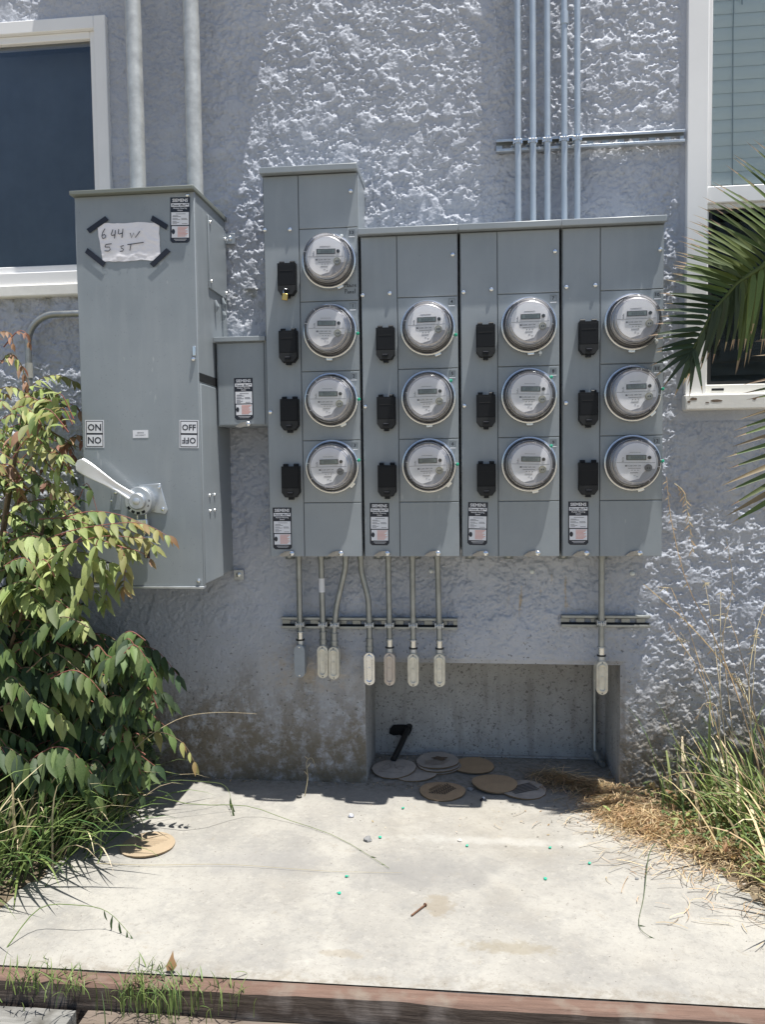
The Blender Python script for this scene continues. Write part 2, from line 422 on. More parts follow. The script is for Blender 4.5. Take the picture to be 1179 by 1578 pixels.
# flat brushed band beside the right window
band = sst(XX, .715, .73)
amp = amp*(1-.85*band*(ZZ > 1.3))
h = (h*amp)*(1-foot*.85)+(pitt+.002)*foot
h = h+.004*fbm(XX, ZZ, 1.3, 2, 91)
cr = np.clip(np.minimum(np.maximum(NI[0]-XX, XX-NI[1])+0*ZZ, 9), -1, 9)
dn = np.maximum(np.maximum(NI[0]-XX, XX-NI[1]), ZZ-NI[3])      # distance outside the niche
e = sst(dn, 0, .02); h = np.where(dn < .02, h*e-.004*(1-e), h)
P = np.stack([XX, -h, ZZ], -1)
cx = (XX[:-1, :-1]+XX[1:, 1:])/2; cz = (ZZ[:-1, :-1]+ZZ[1:, 1:])/2
keep = np.ones(cx.shape, bool)
def cut(a, b, c, d):
    keep[(cx > a) & (cx < b) & (cz > c) & (cz < d)] = False
cut(LW[0], LW[1]-.02, LW[2]+.02, LW[3]-.02); cut(RW[0]+.02, RW[1], RW[2]+.02, 9); cut(NI[0], NI[1], -1, NI[3])
cut(-.61, .57, .93, 1.87); cut(-1.18, -.93, .86, 1.97)
mbk = MB(); mbk.add([(-.63, .0, .91), (.59, .0, .91), (.59, .0, 1.89), (-.63, .0, 1.89)], [(0, 1, 2, 3)], STUCCO); mbk.add([(-1.2, .0, .84), (-.91, .0, .84), (-.91, .0, 1.99), (-1.2, .0, 1.99)], [(0, 1, 2, 3)], STUCCO); mbk.build('wall_backing', house)
wall = part('stucco_wall', grid_mesh('stucco_wall', P, keep, STUCCO), house)
# plain outer stretches of the same wall
mb = MB()
for a, b_, c, d in ((-6, x0+.001, 0, 4.2), (x1-.004, 6, 0, RW[2]+.02), (RW[1]-.02, 6, RW[2]+.02, 4.2), (x0+.001, RW[0]+.02, z1-.005, 4.2), (RW[0]+.02, RW[1]-.02, 3.08, 4.2)):
    mb.add([(a, 0, c), (b_, 0, c), (b_, 0, d), (a, 0, d)], [(0, 1, 2, 3)], STUCCO)
mb.box(-6, 6, .45, 4, 0, 4.2, STUCCO) if False else None
mb.build('outer_wall', house)

# niche: recessed lining
def sheet(o, u, v, nu, nv, amp, seed, m, name, parent, nrm):
    uu, vv = np.meshgrid(np.linspace(0, 1, nu), np.linspace(0, 1, nv))
    o, u, v, nrm = (np.array(q, float) for q in (o, u, v, nrm)); lu, lv = np.linalg.norm(u), np.linalg.norm(v)
    hh = amp*(-1*sst(fbm(uu*lu, vv*lv, 60, 3, seed), .1, .3)+fbm(uu*lu, vv*lv, 9, 4, seed+9))
    ed = np.minimum(np.minimum(uu, 1-uu)*lu, np.minimum(vv, 1-vv)*lv); hh = hh*sst(ed, 0, .01)
    Pp = o+uu[..., None]*u+vv[..., None]*v+hh[..., None]*nrm
    return part(name, grid_mesh(name, Pp, np.ones((nv-1, nu-1), bool), m), parent)
def pitted(name):
    m = mat(name, (.34, .335, .325), .85, 0, col2=(.45, .45, .445), vscale=6, bump=.6, bscale=90, bdist=.003)
    nt = m.node_tree; n = nt.nodes; L = nt.links; b = n['Principled BSDF']; src = b.inputs['Base Color'].links[0].from_socket
    tc = n.new('ShaderNodeNewGeometry')
    for sc, lo, hi, st, c, k in ((85, .60, .68, (1, 1, 1), (.07, .065, .06), .6), (150, .62, .68, (1, 1, 1), (.07, .06, .05), .7), (9, .52, .70, (2.5, 2.5, .35), (.17, .16, .14), .4)):
        mp = n.new('ShaderNodeMapping'); mp.inputs['Scale'].default_value = st; L.new(tc.outputs['Position'], mp.inputs[0])
        z = n.new('ShaderNodeTexNoise'); z.inputs['Scale'].default_value = sc; z.inputs['Detail'].default_value = 4; L.new(mp.outputs[0], z.inputs['Vector'])
        r = n.new('ShaderNodeMapRange'); r.inputs[1].default_value = lo; r.inputs[2].default_value = hi; r.inputs[4].default_value = k; L.new(z.outputs[0], r.inputs[0])
        x = n.new('ShaderNodeMix'); x.data_type = 'RGBA'; L.new(r.outputs[0], x.inputs[0]); L.new(src, x.inputs[6]); x.inputs[7].default_value = (*c, 1); src = x.outputs[2]
    L.new(src, b.inputs['Base Color']); return m
NCONC = pitted('niche_concrete')
ND = .31
a, b_, c, d = NI
sheet((a, ND, 0), (b_-a, 0, 0), (0, 0, d), 200, 110, .0016, 300, NCONC, 'niche_back', house, (0, -1, 0))
sheet((a, .004, 0), (0, ND-.004, 0), (0, 0, d), 70, 100, .0016, 310, NCONC, 'niche_side', house, (1, 0, 0))
sheet((b_, ND, 0), (0, -ND+.004, 0), (0, 0, d), 70, 100, .0022, 320, NCONC, 'niche_side', house, (-1, 0, 0))
sheet((a, .004, d), (b_-a, 0, 0), (0, ND-.004, 0), 180, 60, .001, 330, NCONC, 'niche_ceiling', house, (0, 0, -1))
# raised toe kerb along the niche back, broken hole
mb = MB(); mb.box(a+.01, b_-.02, ND-.018, ND, 0, .006, NCONC)
mb.build('niche_ledge', house, .002)
hole = [(-.315, .103), (-.300, .119), (-.262, .121), (-.232, .119), (-.226, .100), (-.236, .078), (-.262, .070), (-.275, .079), (-.300, .075), (-.318, .083)]
MB().prism(hole, ND-.0065, ND-.004, HOLE).build('broken_hole', house)

# caulk dabs left on the wall
for px, py in ((821, 881), (976, 884), (665, 880)):
    p = W(px, py, -.012)
    mb = MB(); mb.lathe([(.0085, .006), (.008, -.001), (.005, -.005), (.0004, -.007)], mat('caulk', (.72, .76, .75), .35), 12, M=Matrix.Translation(p) @ Matrix.Rotation(.4, 4, 'Z'))
    mb.build('caulk_dab', house)

def strip_frame(mb, r, w, y0, y1, m, wz=None):      # rectangular frame, mitred as four butted bars
    x0, x1, z0, z1 = r; wz = wz or w
    mb.box(x0, x0+w, y0, y1, z0, z1, m); mb.box(x1-w, x1, y0, y1, z0, z1, m)
    mb.box(x0+w, x1-w, y0, y1, z0, z0+wz, m); mb.box(x0+w, x1-w, y0, y1, z1-wz, z1, m)

# left window
mb = MB()
strip_frame(mb, (LW[0], LW[1], LW[2]+.045, LW[3]), .045, -.022, .05, WHITE, .045)
strip_frame(mb, (LW[0]+.045, LW[1]-.045, LW[2]+.090, LW[3]-.045), .022, -.006, .05, WHITE, .026)
w1 = mb.build('window', house, .003); w1['label'] = 'white framed window with dark blue glass'
mb = MB(); mb.box(LW[0]+.067, LW[1]-.067, .012, .016, LW[2]+.116, LW[3]-.071, PANE); mb.build('pane', w1)
mb = MB(); mb.box(LW[0]-.03, LW[1]+.004, -.034, .03, LW[2], LW[2]+.043, WHITEOLD); mb.build('sill', w1, .005)
mb = MB()
n = 90; xa, xb = LW[0]+.05, LW[1]-.05
v = []; f = []
for i in range(n+1):
    x = xa+(xb-xa)*i/n; y = .12+.002*math.sin(i*.9); v += [(x, y, LW[2]+.05), (x, y, LW[3]-.05)]
f = [(2*i, 2*i+2, 2*i+3, 2*i+1) for i in range(n)]
mb.add(v, f, CURTAIN); mb.build('curtain', w1)
# room behind: closed dark box
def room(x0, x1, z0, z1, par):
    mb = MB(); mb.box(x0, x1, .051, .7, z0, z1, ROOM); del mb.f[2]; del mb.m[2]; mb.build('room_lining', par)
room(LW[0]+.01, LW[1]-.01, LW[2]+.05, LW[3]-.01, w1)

# right window, two sashes
mb = MB()
jx = RW[0]
mb.box(jx, jx+.068, -.024, .06, RW[2]+.058, RW[3], WHITE)           # jamb board
mb.box(jx+.068, jx+.083, -.012, .06, 2.065, RW[3], WHITE)
mb.box(jx+.068, RW[1], -.014, .06, 2.030, 2.085, WHITE)           # meeting rail
mb.box(jx+.068, RW[1], -.004, .06, 2.014, 2.030, WHITEOLD)
mb.box(jx+.068, jx+.080, .004, .06, 1.425, 2.014, WHITE)
mb.box(jx+.068, RW[1], -.006, .06, RW[2]+.058, 1.425, WHITEOLD)
mb.box(RW[1]-.06, RW[1]+.05, -.0245, .06, RW[2]+.058, RW[3], WHITE)
mb.box(jx+.068, RW[1], -.02, .06, RW[3]-.07, RW[3], WHITE)
w2 = mb.build('window', house, .003); w2['label'] = 'white window with pale blinds above and dark screen below'
SILLM = mat('peeling_sill', (.78, .77, .74), .55, col2=(.74, .73, .70), vscale=10, bump=.3, bscale=30)
mb = MB(); mb.box(jx-.004, RW[1]+.06, -.043, .03, RW[2]+.003, RW[2]+.056, SILLM); s2 = mb.build('sill', w2, .005)
PEEL = mat('bare_wood', (.16, .12, .09), .9, var=.3, vscale=60)
random.seed(3)
for cx_, cz_, ww, hh_ in ((.765, 1.375, .020, .009), (.750, 1.366, .008, .007), (.838, 1.368, .030, .007), (.962, 1.372, .010, .006), (.81, 1.362, .01, .004)):
    pl = [(cx_+ww*(1+.5*random.random())/2*math.cos(t*.7), cz_+hh_*(1+.5*random.random())/2*math.sin(t*.7)) for t in range(9)]
    MB().prism(pl, -.0436, -.0431, PEEL).build('peeled_patch', w2)
MB().prism([(.834, 1.412), (.874, 1.412), (.874, 1.404), (.834, 1.404)], -.0068, -.0061, BLACK2).build('weep_slot', w2)
mb = MB(); mb.box(jx+.083, RW[1]-.06, .016, .020, 2.085, RW[3]-.07, PANE); mb.build('pane', w2)
mb = MB(); mb.box(jx+.080, RW[1]-.06, .018, .020, 1.425, 2.014, PANE); mb.build('pane', w2)
# blind slats
slat = MB(); xa, xb = jx+.075, RW[1]-.07
slat.add([(xa, 0, -.027), (xb, 0, -.027), (xb, -.005, -.013), (xa, -.005, -.013), (xb, -.003, .006), (xa, -.003, .006), (xb, .006, .024), (xa, .006, .024)],
         [(0, 1, 2, 3), (3, 2, 4, 5), (5, 4, 6, 7)], BLIND)
sm_ = slat.mesh('slat')
z = 2.075
while z < RW[3]-.05:
    part('slat', sm_, w2, (0, .060, z+.02)); z += .0437
mb = MB()
for cxx in (.912, 1.3): mb.tube([(cxx, .050, 2.1), (cxx-.004, .050, 2.62), (cxx+.002, .05, 3.0)], .0016, mat('blind_cord', (.3, .36, .38), .8), 5)
mb.tube([(.935, .045, 2.70), (.928, .045, 2.82), (.94, .045, 3.0)], .002, mat('blind_cord', (.3, .36, .38)), 5)
mb.build('blind_cord', w2)
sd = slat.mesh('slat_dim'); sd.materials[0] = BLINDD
z = 1.45
while z < 2.0: part('slat', sd, w2, (0, .1, z)); z += .0437
room(jx+.02, RW[1], RW[2]+.06, RW[3]-.01, w2)
mb = MB(); mb.box(jx+.082, RW[1]-.06, .0125, .0135, 1.425, 2.014, glass_mat('screen_mesh', (.62, .63, .64), .5, 1.1)); 
strip_frame(mb, (jx+.0805, RW[1]-.06, 1.4255, 2.0135), .012, .008, .0125, BLACK2)
mb.build('insect_screen', w2)

# ------------------------------------------------------------------ ground
def slab_material():
    m = bpy.data.materials.new('bleached_concrete'); m.use_nodes = True
    nt = m.node_tree; n = nt.nodes; L = nt.links; b = n['Principled BSDF']; b.inputs['Roughness'].default_value = .85
    geo = n.new('ShaderNodeNewGeometry'); sp = n.new('ShaderNodeSeparateXYZ'); L.new(geo.outputs['Position'], sp.inputs[0])
    def noise(sc, det=6, ro=.62):
        z = n.new('ShaderNodeTexNoise'); z.inputs['Scale'].default_value = sc; z.inputs['Detail'].default_value = det; z.inputs['Roughness'].default_value = ro
        L.new(geo.outputs['Position'], z.inputs['Vector']); return z.outputs[0]
    def rg(s, a, b_, c=0, d=1):
        r = n.new('ShaderNodeMapRange'); r.interpolation_type = 'SMOOTHSTEP'
        for i, q in enumerate((a, b_, c, d)): r.inputs[i+1].default_value = q
        L.new(s, r.inputs[0]); return r.outputs[0]
    def mul(a, b_):
        r = n.new('ShaderNodeMath'); r.operation = 'MULTIPLY'; L.new(a, r.inputs[0])
        if isinstance(b_, float): r.inputs[1].default_value = b_
        else: L.new(b_, r.inputs[1])
        return r.outputs[0]
    def mixc(f, a, c):
        x = n.new('ShaderNodeMix'); x.data_type = 'RGBA'; L.new(f, x.inputs[0])
        if isinstance(a, tuple): x.inputs[6].default_value = (*a, 1)
        else: L.new(a, x.inputs[6])
        x.inputs[7].default_value = (*c, 1); return x.outputs[2]
    def blob(cx, cy, rx, ry, soft=.4, nsc=9):
        mp = n.new('ShaderNodeMapping'); mp.inputs['Location'].default_value = (-cx/rx, -cy/ry, 0); mp.inputs['Scale'].default_value = (1/rx, 1/ry, 0)
        L.new(geo.outputs['Position'], mp.inputs[0])
        ln = n.new('ShaderNodeVectorMath'); ln.operation = 'LENGTH'; L.new(mp.outputs[0], ln.inputs[0])
        ad = n.new('ShaderNodeMath'); ad.operation = 'MULTIPLY_ADD'; L.new(noise(nsc), ad.inputs[0]); ad.inputs[1].default_value = 2.2; L.new(ln.outputs['Value'], ad.inputs[2])
        return rg(ad.outputs[0], 2.1, 2.1-soft*2)
    c = mixc(rg(noise(3.1), .38, .62), (.285, .272, .247), (.35, .335, .302))
    c = mixc(mul(rg(noise(5, 10, .75), .44, .62), .55), c, (.215, .21, .20))
    c = mixc(mul(rg(noise(22, 6, .7), .55, .72), .5), c, (.43, .41, .365))
    c = mixc(mul(rg(noise(55, 8, .8), .52, .66), .35), c, (.42, .40, .35))
    c = mixc(mul(rg(noise(48, 8, .85), .50, .66), .5), c, (.17, .16, .145))
    c = mixc(mul(rg(noise(1.3, 5, .6), .50, .66), .35), c, (.27, .24, .19))
    c = mixc(mul(rg(noise(130, 3, .6), .64, .70), .8), c, (.20, .18, .16))
    # grey trowelled areas and brown marks
    c = mixc(mul(blob(-.12, -.62, .34, .14), .6), c, (.195, .19, .182))
    c = mixc(mul(blob(-.62, -.60, .30, .12), .45), c, (.22, .215, .21))
    c = mixc(mul(blob(.10, -.97, .15, .035, .35, 45), .45), c, (.20, .165, .10))
    c = mixc(mul(blob(-.08, -.80, .05, .07, .25, 30), .5), c, (.22, .18, .12))
    c = mixc(mul(blob(-.3, -1.03, .06, .02, .25, 30), .4), c, (.24, .20, .14))
    c = mixc(mul(blob(.05, -.42, .42, .04, .5, 22), .45), c, (.45, .44, .41))  # soft bright band of reflected light painted into the slab colour
    c = mixc(mul(mul(rg(sp.outputs[1], -1.07, -1.14), rg(noise(24, 8, .75), .42, .6)), .5), c, (.19, .16, .12))
    c = mixc(mul(rg(noise(13, 9, .8), .57, .68), .45), c, (.25, .215, .165))
    # dirty against the wall
    c = mixc(mul(rg(sp.outputs[1], -.22, .02), .4), c, (.24, .235, .22))
    c = mixc(mul(mul(rg(sp.outputs[1], -.12, .02), rg(noise(40, 6, .7), .45, .6)), .7), c, (.17, .155, .125))
    L.new(c, b.inputs['Base Color'])
    bp = n.new('ShaderNodeBump'); bp.inputs['Strength'].default_value = .5; bp.inputs['Distance'].default_value = .0025
    L.new(noise(70, 8, .7), bp.inputs['Height'])
    bp2 = n.new('ShaderNodeBump'); bp2.inputs['Strength'].default_value = .35; bp2.inputs['Distance'].default_value = .01
    L.new(noise(6, 4), bp2.inputs['Height']); L.new(bp.outputs[0], bp2.inputs['Normal']); L.new(bp2.outputs[0], b.inputs['Normal'])
    return m
SLAB = slab_material()
uu, vv = np.meshgrid(np.linspace(-2.4, 1.8, 420), np.linspace(-1.14, .33, 150))
hz = .0018*fbm(uu, vv, 2.2, 3, 400)+.0008*fbm(uu, vv, 12, 3, 410)
hz = hz*sst(vv, -1.14, -1.0)
P = np.stack([uu, vv, hz], -1)
slab = part('concrete_slab', grid_mesh('concrete_slab', P, np.ones((149, 419), bool), SLAB), None); slab['kind'] = 'structure'
mb = MB()
for a, b_ in ((-6, -2.4), (1.8, 6)): mb.add([(a, -1.14, -.004), (b_, -1.14, -.004), (b_, .0, -.004), (a, .0, -.004)], [(0, 1, 2, 3)], SLAB)
mb.add([(-2.4, -1.14, -.003), (-2.4, -1.14, -.13), (1.8, -1.14, -.13), (1.8, -1.14, -.003)], [(0, 1, 2, 3)], SLAB)
mb.build('concrete_slab')['kind'] = 'structure'
SOILM = mat('dry_soil', (.10, .075, .05), .95, col2=(.19, .15, .10), vscale=30, bump=.9, bscale=60, bdist=.012)
GROUNDM = mat('yard_ground', (.20, .17, .13), .95, col2=(.30, .27, .21), vscale=3, bump=.6, bscale=25, bdist=.02)
mb = MB(); mb.add([(-300, -300, -.16), (300, -300, -.16), (300, .4, -.16), (-300, .4, -.16)], [(0, 1, 2, 3)], GROUNDM)
mb.add([(-300, .4, -.16), (300, .4, -.16), (300, 300, -.16), (-300, 300, -.16)], [(0, 1, 2, 3)], GROUNDM)
mb.build('ground')['kind'] = 'structure'

def soil(name, inside, bbox, seed):
    x0, x1, y0, y1 = bbox
    xx, yy = np.meshgrid(np.linspace(x0, x1, 150), np.linspace(y0, y1, 150))
    s = inside(xx, yy)+.05*fbm(xx, yy, 9, 3, seed)
    hh = .010*sst(s, 0, .25)+.007*fbm(xx, yy, 14, 4, seed+5)*sst(s, 0, .1)-.006*(s < 0)
    o = part(name, grid_mesh(name, np.stack([xx, yy, hh], -1), (s[:-1, :-1] > -.02), SOILM), None); o['kind'] = 'structure'
soil('soil', lambda x, y: -(x+1.20-.08*(y+.5)), (-3, -1.0, -1.135, -.005), 500)
soil('soil', lambda x, y: (x-.60)+(y+.30)*.35, (.3, 3, -1.135, -.005), 520)

# timber edging boards (three lengths seen end to end)
WOODR = bpy.data.materials.new('painted_timber'); WOODR.use_nodes = True
def wood(m, c1, c2, dirt):
    m.use_nodes = True; nt = m.node_tree; n = nt.nodes; L = nt.links; b = n['Principled BSDF']; b.inputs['Roughness'].default_value = .8
    tc = n.new('ShaderNodeNewGeometry'); mp = n.new('ShaderNodeMapping'); mp.inputs['Scale'].default_value = (2.2, 30, 30); L.new(tc.outputs['Position'], mp.inputs[0])
    nz = n.new('ShaderNodeTexNoise'); nz.inputs['Scale'].default_value = 3; nz.inputs['Detail'].default_value = 8; nz.inputs['Roughness'].default_value = .7; L.new(mp.outputs[0], nz.inputs['Vector'])
    n2 = n.new('ShaderNodeTexNoise'); n2.inputs['Scale'].default_value = 14; n2.inputs['Detail'].default_value = 6; L.new(tc.outputs['Position'], n2.inputs['Vector'])
    cr = n.new('ShaderNodeValToRGB'); cr.color_ramp.elements[0].color = (*c1, 1); cr.color_ramp.elements[0].position = .35; cr.color_ramp.elements[1].color = (*c2, 1); cr.color_ramp.elements[1].position = .65
    L.new(nz.outputs[0], cr.inputs[0])
    mr = n.new('ShaderNodeMapRange'); mr.inputs[1].default_value = .52; mr.inputs[2].default_value = .7; L.new(n2.outputs[0], mr.inputs[0])
    mx = n.new('ShaderNodeMix'); mx.data_type = 'RGBA'; L.new(mr.outputs[0], mx.inputs[0]); L.new(cr.outputs[0], mx.inputs[6]); mx.inputs[7].default_value = (*dirt, 1)
    L.new(mx.outputs[2], b.inputs['Base Color'])
    bp = n.new('ShaderNodeBump'); bp.inputs['Strength'].default_value = .8; bp.inputs['Distance'].default_value = .004; L.new(nz.outputs[0], bp.inputs['Height']); L.new(bp.outputs[0], b.inputs['Normal'])
    return m
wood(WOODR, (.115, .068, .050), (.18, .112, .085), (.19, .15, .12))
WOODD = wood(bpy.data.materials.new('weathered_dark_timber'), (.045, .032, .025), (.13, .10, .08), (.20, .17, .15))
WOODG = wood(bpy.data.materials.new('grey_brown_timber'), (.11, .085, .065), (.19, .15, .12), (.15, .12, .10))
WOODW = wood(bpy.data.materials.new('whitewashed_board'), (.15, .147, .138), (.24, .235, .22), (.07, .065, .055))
def board(name, x0, x1, y0, y1, z0, z1, mtop, mfront, label, cat, n=60, seed=1, amp=.0025):
    xs_ = np.linspace(x0, x1, n); mb = MB(); r = np.random.default_rng(seed)
    j = np.interp(xs_, np.linspace(x0, x1, n//4), r.normal(0, amp, n//4))+r.normal(0, amp*.25, n)
    prof = lambda k: [(y0, z0), (y0+j[k]*.5, z1-.006+j[k]), (y0+.006+j[k]*.5, z1+j[k]*.5), (y1, z1+j[k]*.3), (y1, z0)]
    v = []
    for k in range(n): v += [(xs_[k], a, b) for a, b in prof(k)]
    for k in range(n-1):
        o = k*5
        vs = [v[i] for i in range(o, o+10)]
        mb.add(vs, [(0, 1, 6, 5)], mfront); mb.add(vs, [(1, 2, 7, 6), (2, 3, 8, 7)], mtop); mb.add(vs, [(3, 4, 9, 8), (4, 0, 5, 9)], mfront)
    mb.add(v[:5], [(0, 4, 3, 2, 1)], mfront); mb.add(v[-5:], [(0, 1, 2, 3, 4)], mfront)
    o = mb.build(name, smooth=False); return tag(o, label, cat)
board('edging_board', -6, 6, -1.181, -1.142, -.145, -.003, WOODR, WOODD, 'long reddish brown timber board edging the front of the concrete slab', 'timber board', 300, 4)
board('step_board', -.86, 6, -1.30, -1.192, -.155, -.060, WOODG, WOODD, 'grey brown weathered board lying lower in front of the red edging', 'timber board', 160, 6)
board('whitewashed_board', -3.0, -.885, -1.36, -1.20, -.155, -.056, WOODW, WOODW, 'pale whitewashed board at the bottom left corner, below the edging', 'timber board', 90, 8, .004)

# ------------------------------------------------------------------ sheet-metal cabinets
def screw_mesh():
    mb = MB(); mb.lathe([(.0076, 0), (.0076, -.003), (.006, -.0062), (.003, -.0075), (.0003, -.008)], STEEL, 12); return mb.mesh('screw')
SCREW = screw_mesh()
def screw(par, x, z, y=-.2, s=1.0):
    o = part('screw', SCREW, par, (x, y, z)); o.scale = (s, s, s); return o

def sticker_mesh():
    w, hh = .0325, .071; mb = MB(); y = -.0004
    mb.prism([(-w, -hh+.007), (-w+.007, -hh), (w-.007, -hh), (w, -hh+.007), (w, hh), (-w, hh)], y, 0, PR_BLACK)
    y2 = -.0007; y3 = -.0010
    mb.text('SIEMENS', .058, .0105, 0, .0615, y2, PR_WHITE, .03)
    mb.box(-.0295, .0295, y2, y, .0415, .0525, PR_WHITE); mb.text('Power Mod\u2122', .054, .0085, 0, .047, y3, PR_BLACK, .02, .25)
    mb.text('Modular Metering', .056, .0058, 0, .0365, y2, PR_WHITE, .02); mb.text('System', .022, .0058, 0, .030, y2, PR_WHITE, .02)
    mb.box(-.029, .029, y2, y, -.0155, .0245, PR_WHITE)
    for z, a, b in ((.019, -.014, .018), (.0135, -.024, -.006), (.0105, -.025, .002), (.005, -.025, -.008), (.0015, -.025, .000), (.005, .004, .022), (.0015, .004, .024), (-.004, -.025, -.012), (-.0075, -.025, -.003), (-.0115, -.025, -.010), (-.0115, .006, .024)):
        mb.box(a, b, y3, y2, z-.0007, z+.0007, PR_GREY)
    mb.box(-.0275, .0290, y2, y, -.055, -.019, PR_WHITE)
    for i in range(8):
        mb.box(-.008, .026-(i*7 % 5)*.0022, y3, y2, -.0235-i*.004, -.0213-i*.004, PR_RED)
    mb.prism([(-.022+.005*math.cos(t)*1.1, -.036+.0085*math.sin(t)) for t in [k*math.pi/6 for k in range(12)]], y3, y2, PR_BLACK)
    mb.stroke([(-.026, -.028), (-.022, -.032), (-.024, -.036)], .0012, y3-.0002, PR_BLACK)
    mb.box(-.020, .022, y3, y2, -.0605, -.0592, PR_WHITE); mb.box(-.016, .018, y3, y2, -.0645, -.0635, PR_WHITE)
    return mb.mesh('warning_sticker', False)
STICKER = sticker_mesh()
def sticker(par, x, z, y, tilt=0.0): return part('sticker', STICKER, par, (x, y-.0004, z), (0, tilt, 0))

def cover_mesh(w, hh, name):      # flat cover panel with folded edges, lower-left corner at origin
    mb = MB(); mb.box(0, w, -.0045, 0, 0, hh, PANEL); return mb.mesh(name, False)
def add_cover(par, name, xa, xb, za, zb, y=-.1955):
    g = .0013; o = part(name, cover_mesh(xb-xa-2*g, zb-za-2*g, name), par, (xa+g, y, za+g))
    b = o.modifiers.new('bevel', 'BEVEL'); b.width = .0015; b.segments = 2; return o

# black breaker cover
def breaker_meshes():
    mb = MB()
    pl = [(-.0305, -.028), (-.0305, .052), (.0305, .052), (.0305, -.028), (.0305, -.036), (.019, -.052), (-.019, -.052), (-.0305, -.036)]
    mb.prism(pl, -.026, 0, BLACK)
    mb.box(-.027, .027, -.0285, -.026, -.020, .046, BLACK)
    mb.box(-.022, .022, -.0292, -.0285, .026, .0268, BLACK2)
    a = mb.mesh('breaker_cover', False)
    mb = MB()
    for sx in (-1, 1): mb.tube([(sx*.018-.008, -.012, .055), (sx*.018+.008, -.012, .055)], .006, BLACK, 10)
    h_ = mb.mesh('hinge_knuckles')
    mb = MB(); mb.prism([(-.0295, -.0215), (.0295, -.0215), (.0295, -.036), (.018, -.051), (-.018, -.051), (-.0295, -.036)], -.030, -.0262, BLACK2)
    mb.prism([(-.010, -.034), (.010, -.034), (.008, -.044), (-.008, -.044)], -.0345, -.030, BLACK)
    mb.box(-.0085, .0085, -.0352, -.0345, -.0365, -.035, PR_GREY); mb.box(-.008, .008, -.024, -.004, -.060, -.0515, BLACK)
    l_ = mb.mesh('latch', False)
    return a, h_, l_
BRK = breaker_meshes()
def breaker(par, x, z):
    b = part('breaker_cover', BRK[0], par, (x, -.2, z)); bv = b.modifiers.new('bevel', 'BEVEL'); bv.width = .0015; bv.segments = 2
    part('hinge_knuckles', BRK[1], b); part('latch', BRK[2], b)

# little hasp with lock seal at the bottom of each cover
def hasp_mesh():
    mb = MB(); D_ = mat('hasp_steel', (.36, .34, .31), .42, .6, var=.2, vscale=60)
    mb.prism([(-.036, -.010), (-.026, -.001), (-.008, .006), (.012, .008), (.018, 0), (.012, -.010), (-.004, -.009), (-.018, -.013)], -.008, -.004, D_)
    mb.box(-.02, .014, -.004, 0, -.008, .005, D_)
    mb.lathe([(.0085, -.008), (.008, -.013), (.004, -.0165), (.0003, -.017)], STEEL, 12, c=(.010, 0, -.001)); return mb.mesh('hasp')
HASP = hasp_mesh()

TAG_ = {}
def cabinet(x0, x1, ztop, nmet, numbers, label, rows):
    z0 = .858; root = thing('meter_cabinet', label, 'meter cabinet', (0, 0, 0), 'grey meter cabinets bolted side by side on the wall')
    mb = MB(); mb.box(x0+.003, x1-.003, -.1905, 0.004, z0, ztop-.022, PANEL); mb.build('enclosure', root, .002)
    mb = MB(); w = x1-x0
    mb.add([(x0-.001, -.224, ztop-.024), (x1-.001, -.224, ztop-.024), (x1-.001, -.224, ztop-.004), (x0-.001, -.224, ztop-.004),
            (x0-.001, .003, ztop-.016), (x1-.001, .003, ztop-.016), (x1-.001, .003, ztop+.008), (x0-.001, .003, ztop+.008)],
           [(0, 1, 2, 3), (3, 2, 6, 7), (0, 4, 5, 1), (4, 7, 6, 5), (0, 3, 7, 4), (1, 5, 6, 2)], PANEL)
    mb.build('rain_cap', root, .002)
    xs_ = x0+.124; yb = -.1955
    mb = MB(); mb.box(x0+.004, x1-.004, yb, -.1895, z0+.001, ztop-.026, PANEL_D); mb.build('face_frame', root)
    add_cover(root, 'breaker_door', x0+.005, xs_, z0, ztop-.026)
    zz = [1.04+.229*i for i in range(nmet+1)]
    zz[0] = 1.04; zz = [1.0415, 1.2500, 1.4800, 1.7100, 1.9480] if nmet == 4 else [1.0415, 1.2500, 1.4800, 1.7130]
    # photographed joints
    add_cover(root, 'blank_cover', xs_, x1-.004, z0, zz[0]); 
    for i in range(nmet): add_cover(root, 'socket_cover', xs_, x1-.004, zz[i], zz[i+1])
    add_cover(root, 'blank_cover', xs_, x1-.004, zz[-1], ztop-.026)
    # number plates
    xc = x1-.024
    for i, num in enumerate(numbers):
        zt = zz[nmet-i]-.014
        mb = MB(); strip_frame(mb, (-.010, .010, -.010, .010), .0012, -.0012, 0, PANEL_D, .0012)
        mb.box(-.010, .010, -.0016, 0, -.0145, -.0120, PR_WHITE); mb.text(num, .014, .0115, 0, 0, -.0007, INK, .015)
        o = mb.build('number_plate', root, smooth=False, loc=(xc, -.2002, zt-.004))
    for z in rows: breaker(root, x0+.085, z)
    sticker(root, x0+.0485 if x0 < -.5 else x0+.056, .955 if x0 < -.5 else .968, -.2, random.uniform(-.02, .03))
    for hx in (x0+.072, x1-.085):
        part('hasp', HASP, root, (hx, -.2, z0+.014))
    # mounting ears
    mb = MB()
    for ex in (x0+.03, x1-.16):
        mb.box(ex-.016, ex+.016, -.014, -.008, z0-.03, z0+.01, PANEL_D); mb.lathe([(.008, 0), (.008, -.006), (.0003, -.007)], EMTOLD, 10, c=(ex, -.014, z0-.018))
    mb.build('mounting_ear', root, .001)
    return root
random.seed(11)
R3 = [1.562, 1.337, 1.113]
C1 = cabinet(-.672, -.347, 2.150, 4, ['13', '1', '2', '3'], 'tallest grey metering cabinet of the bank, holding four meters', [1.782]+R3)
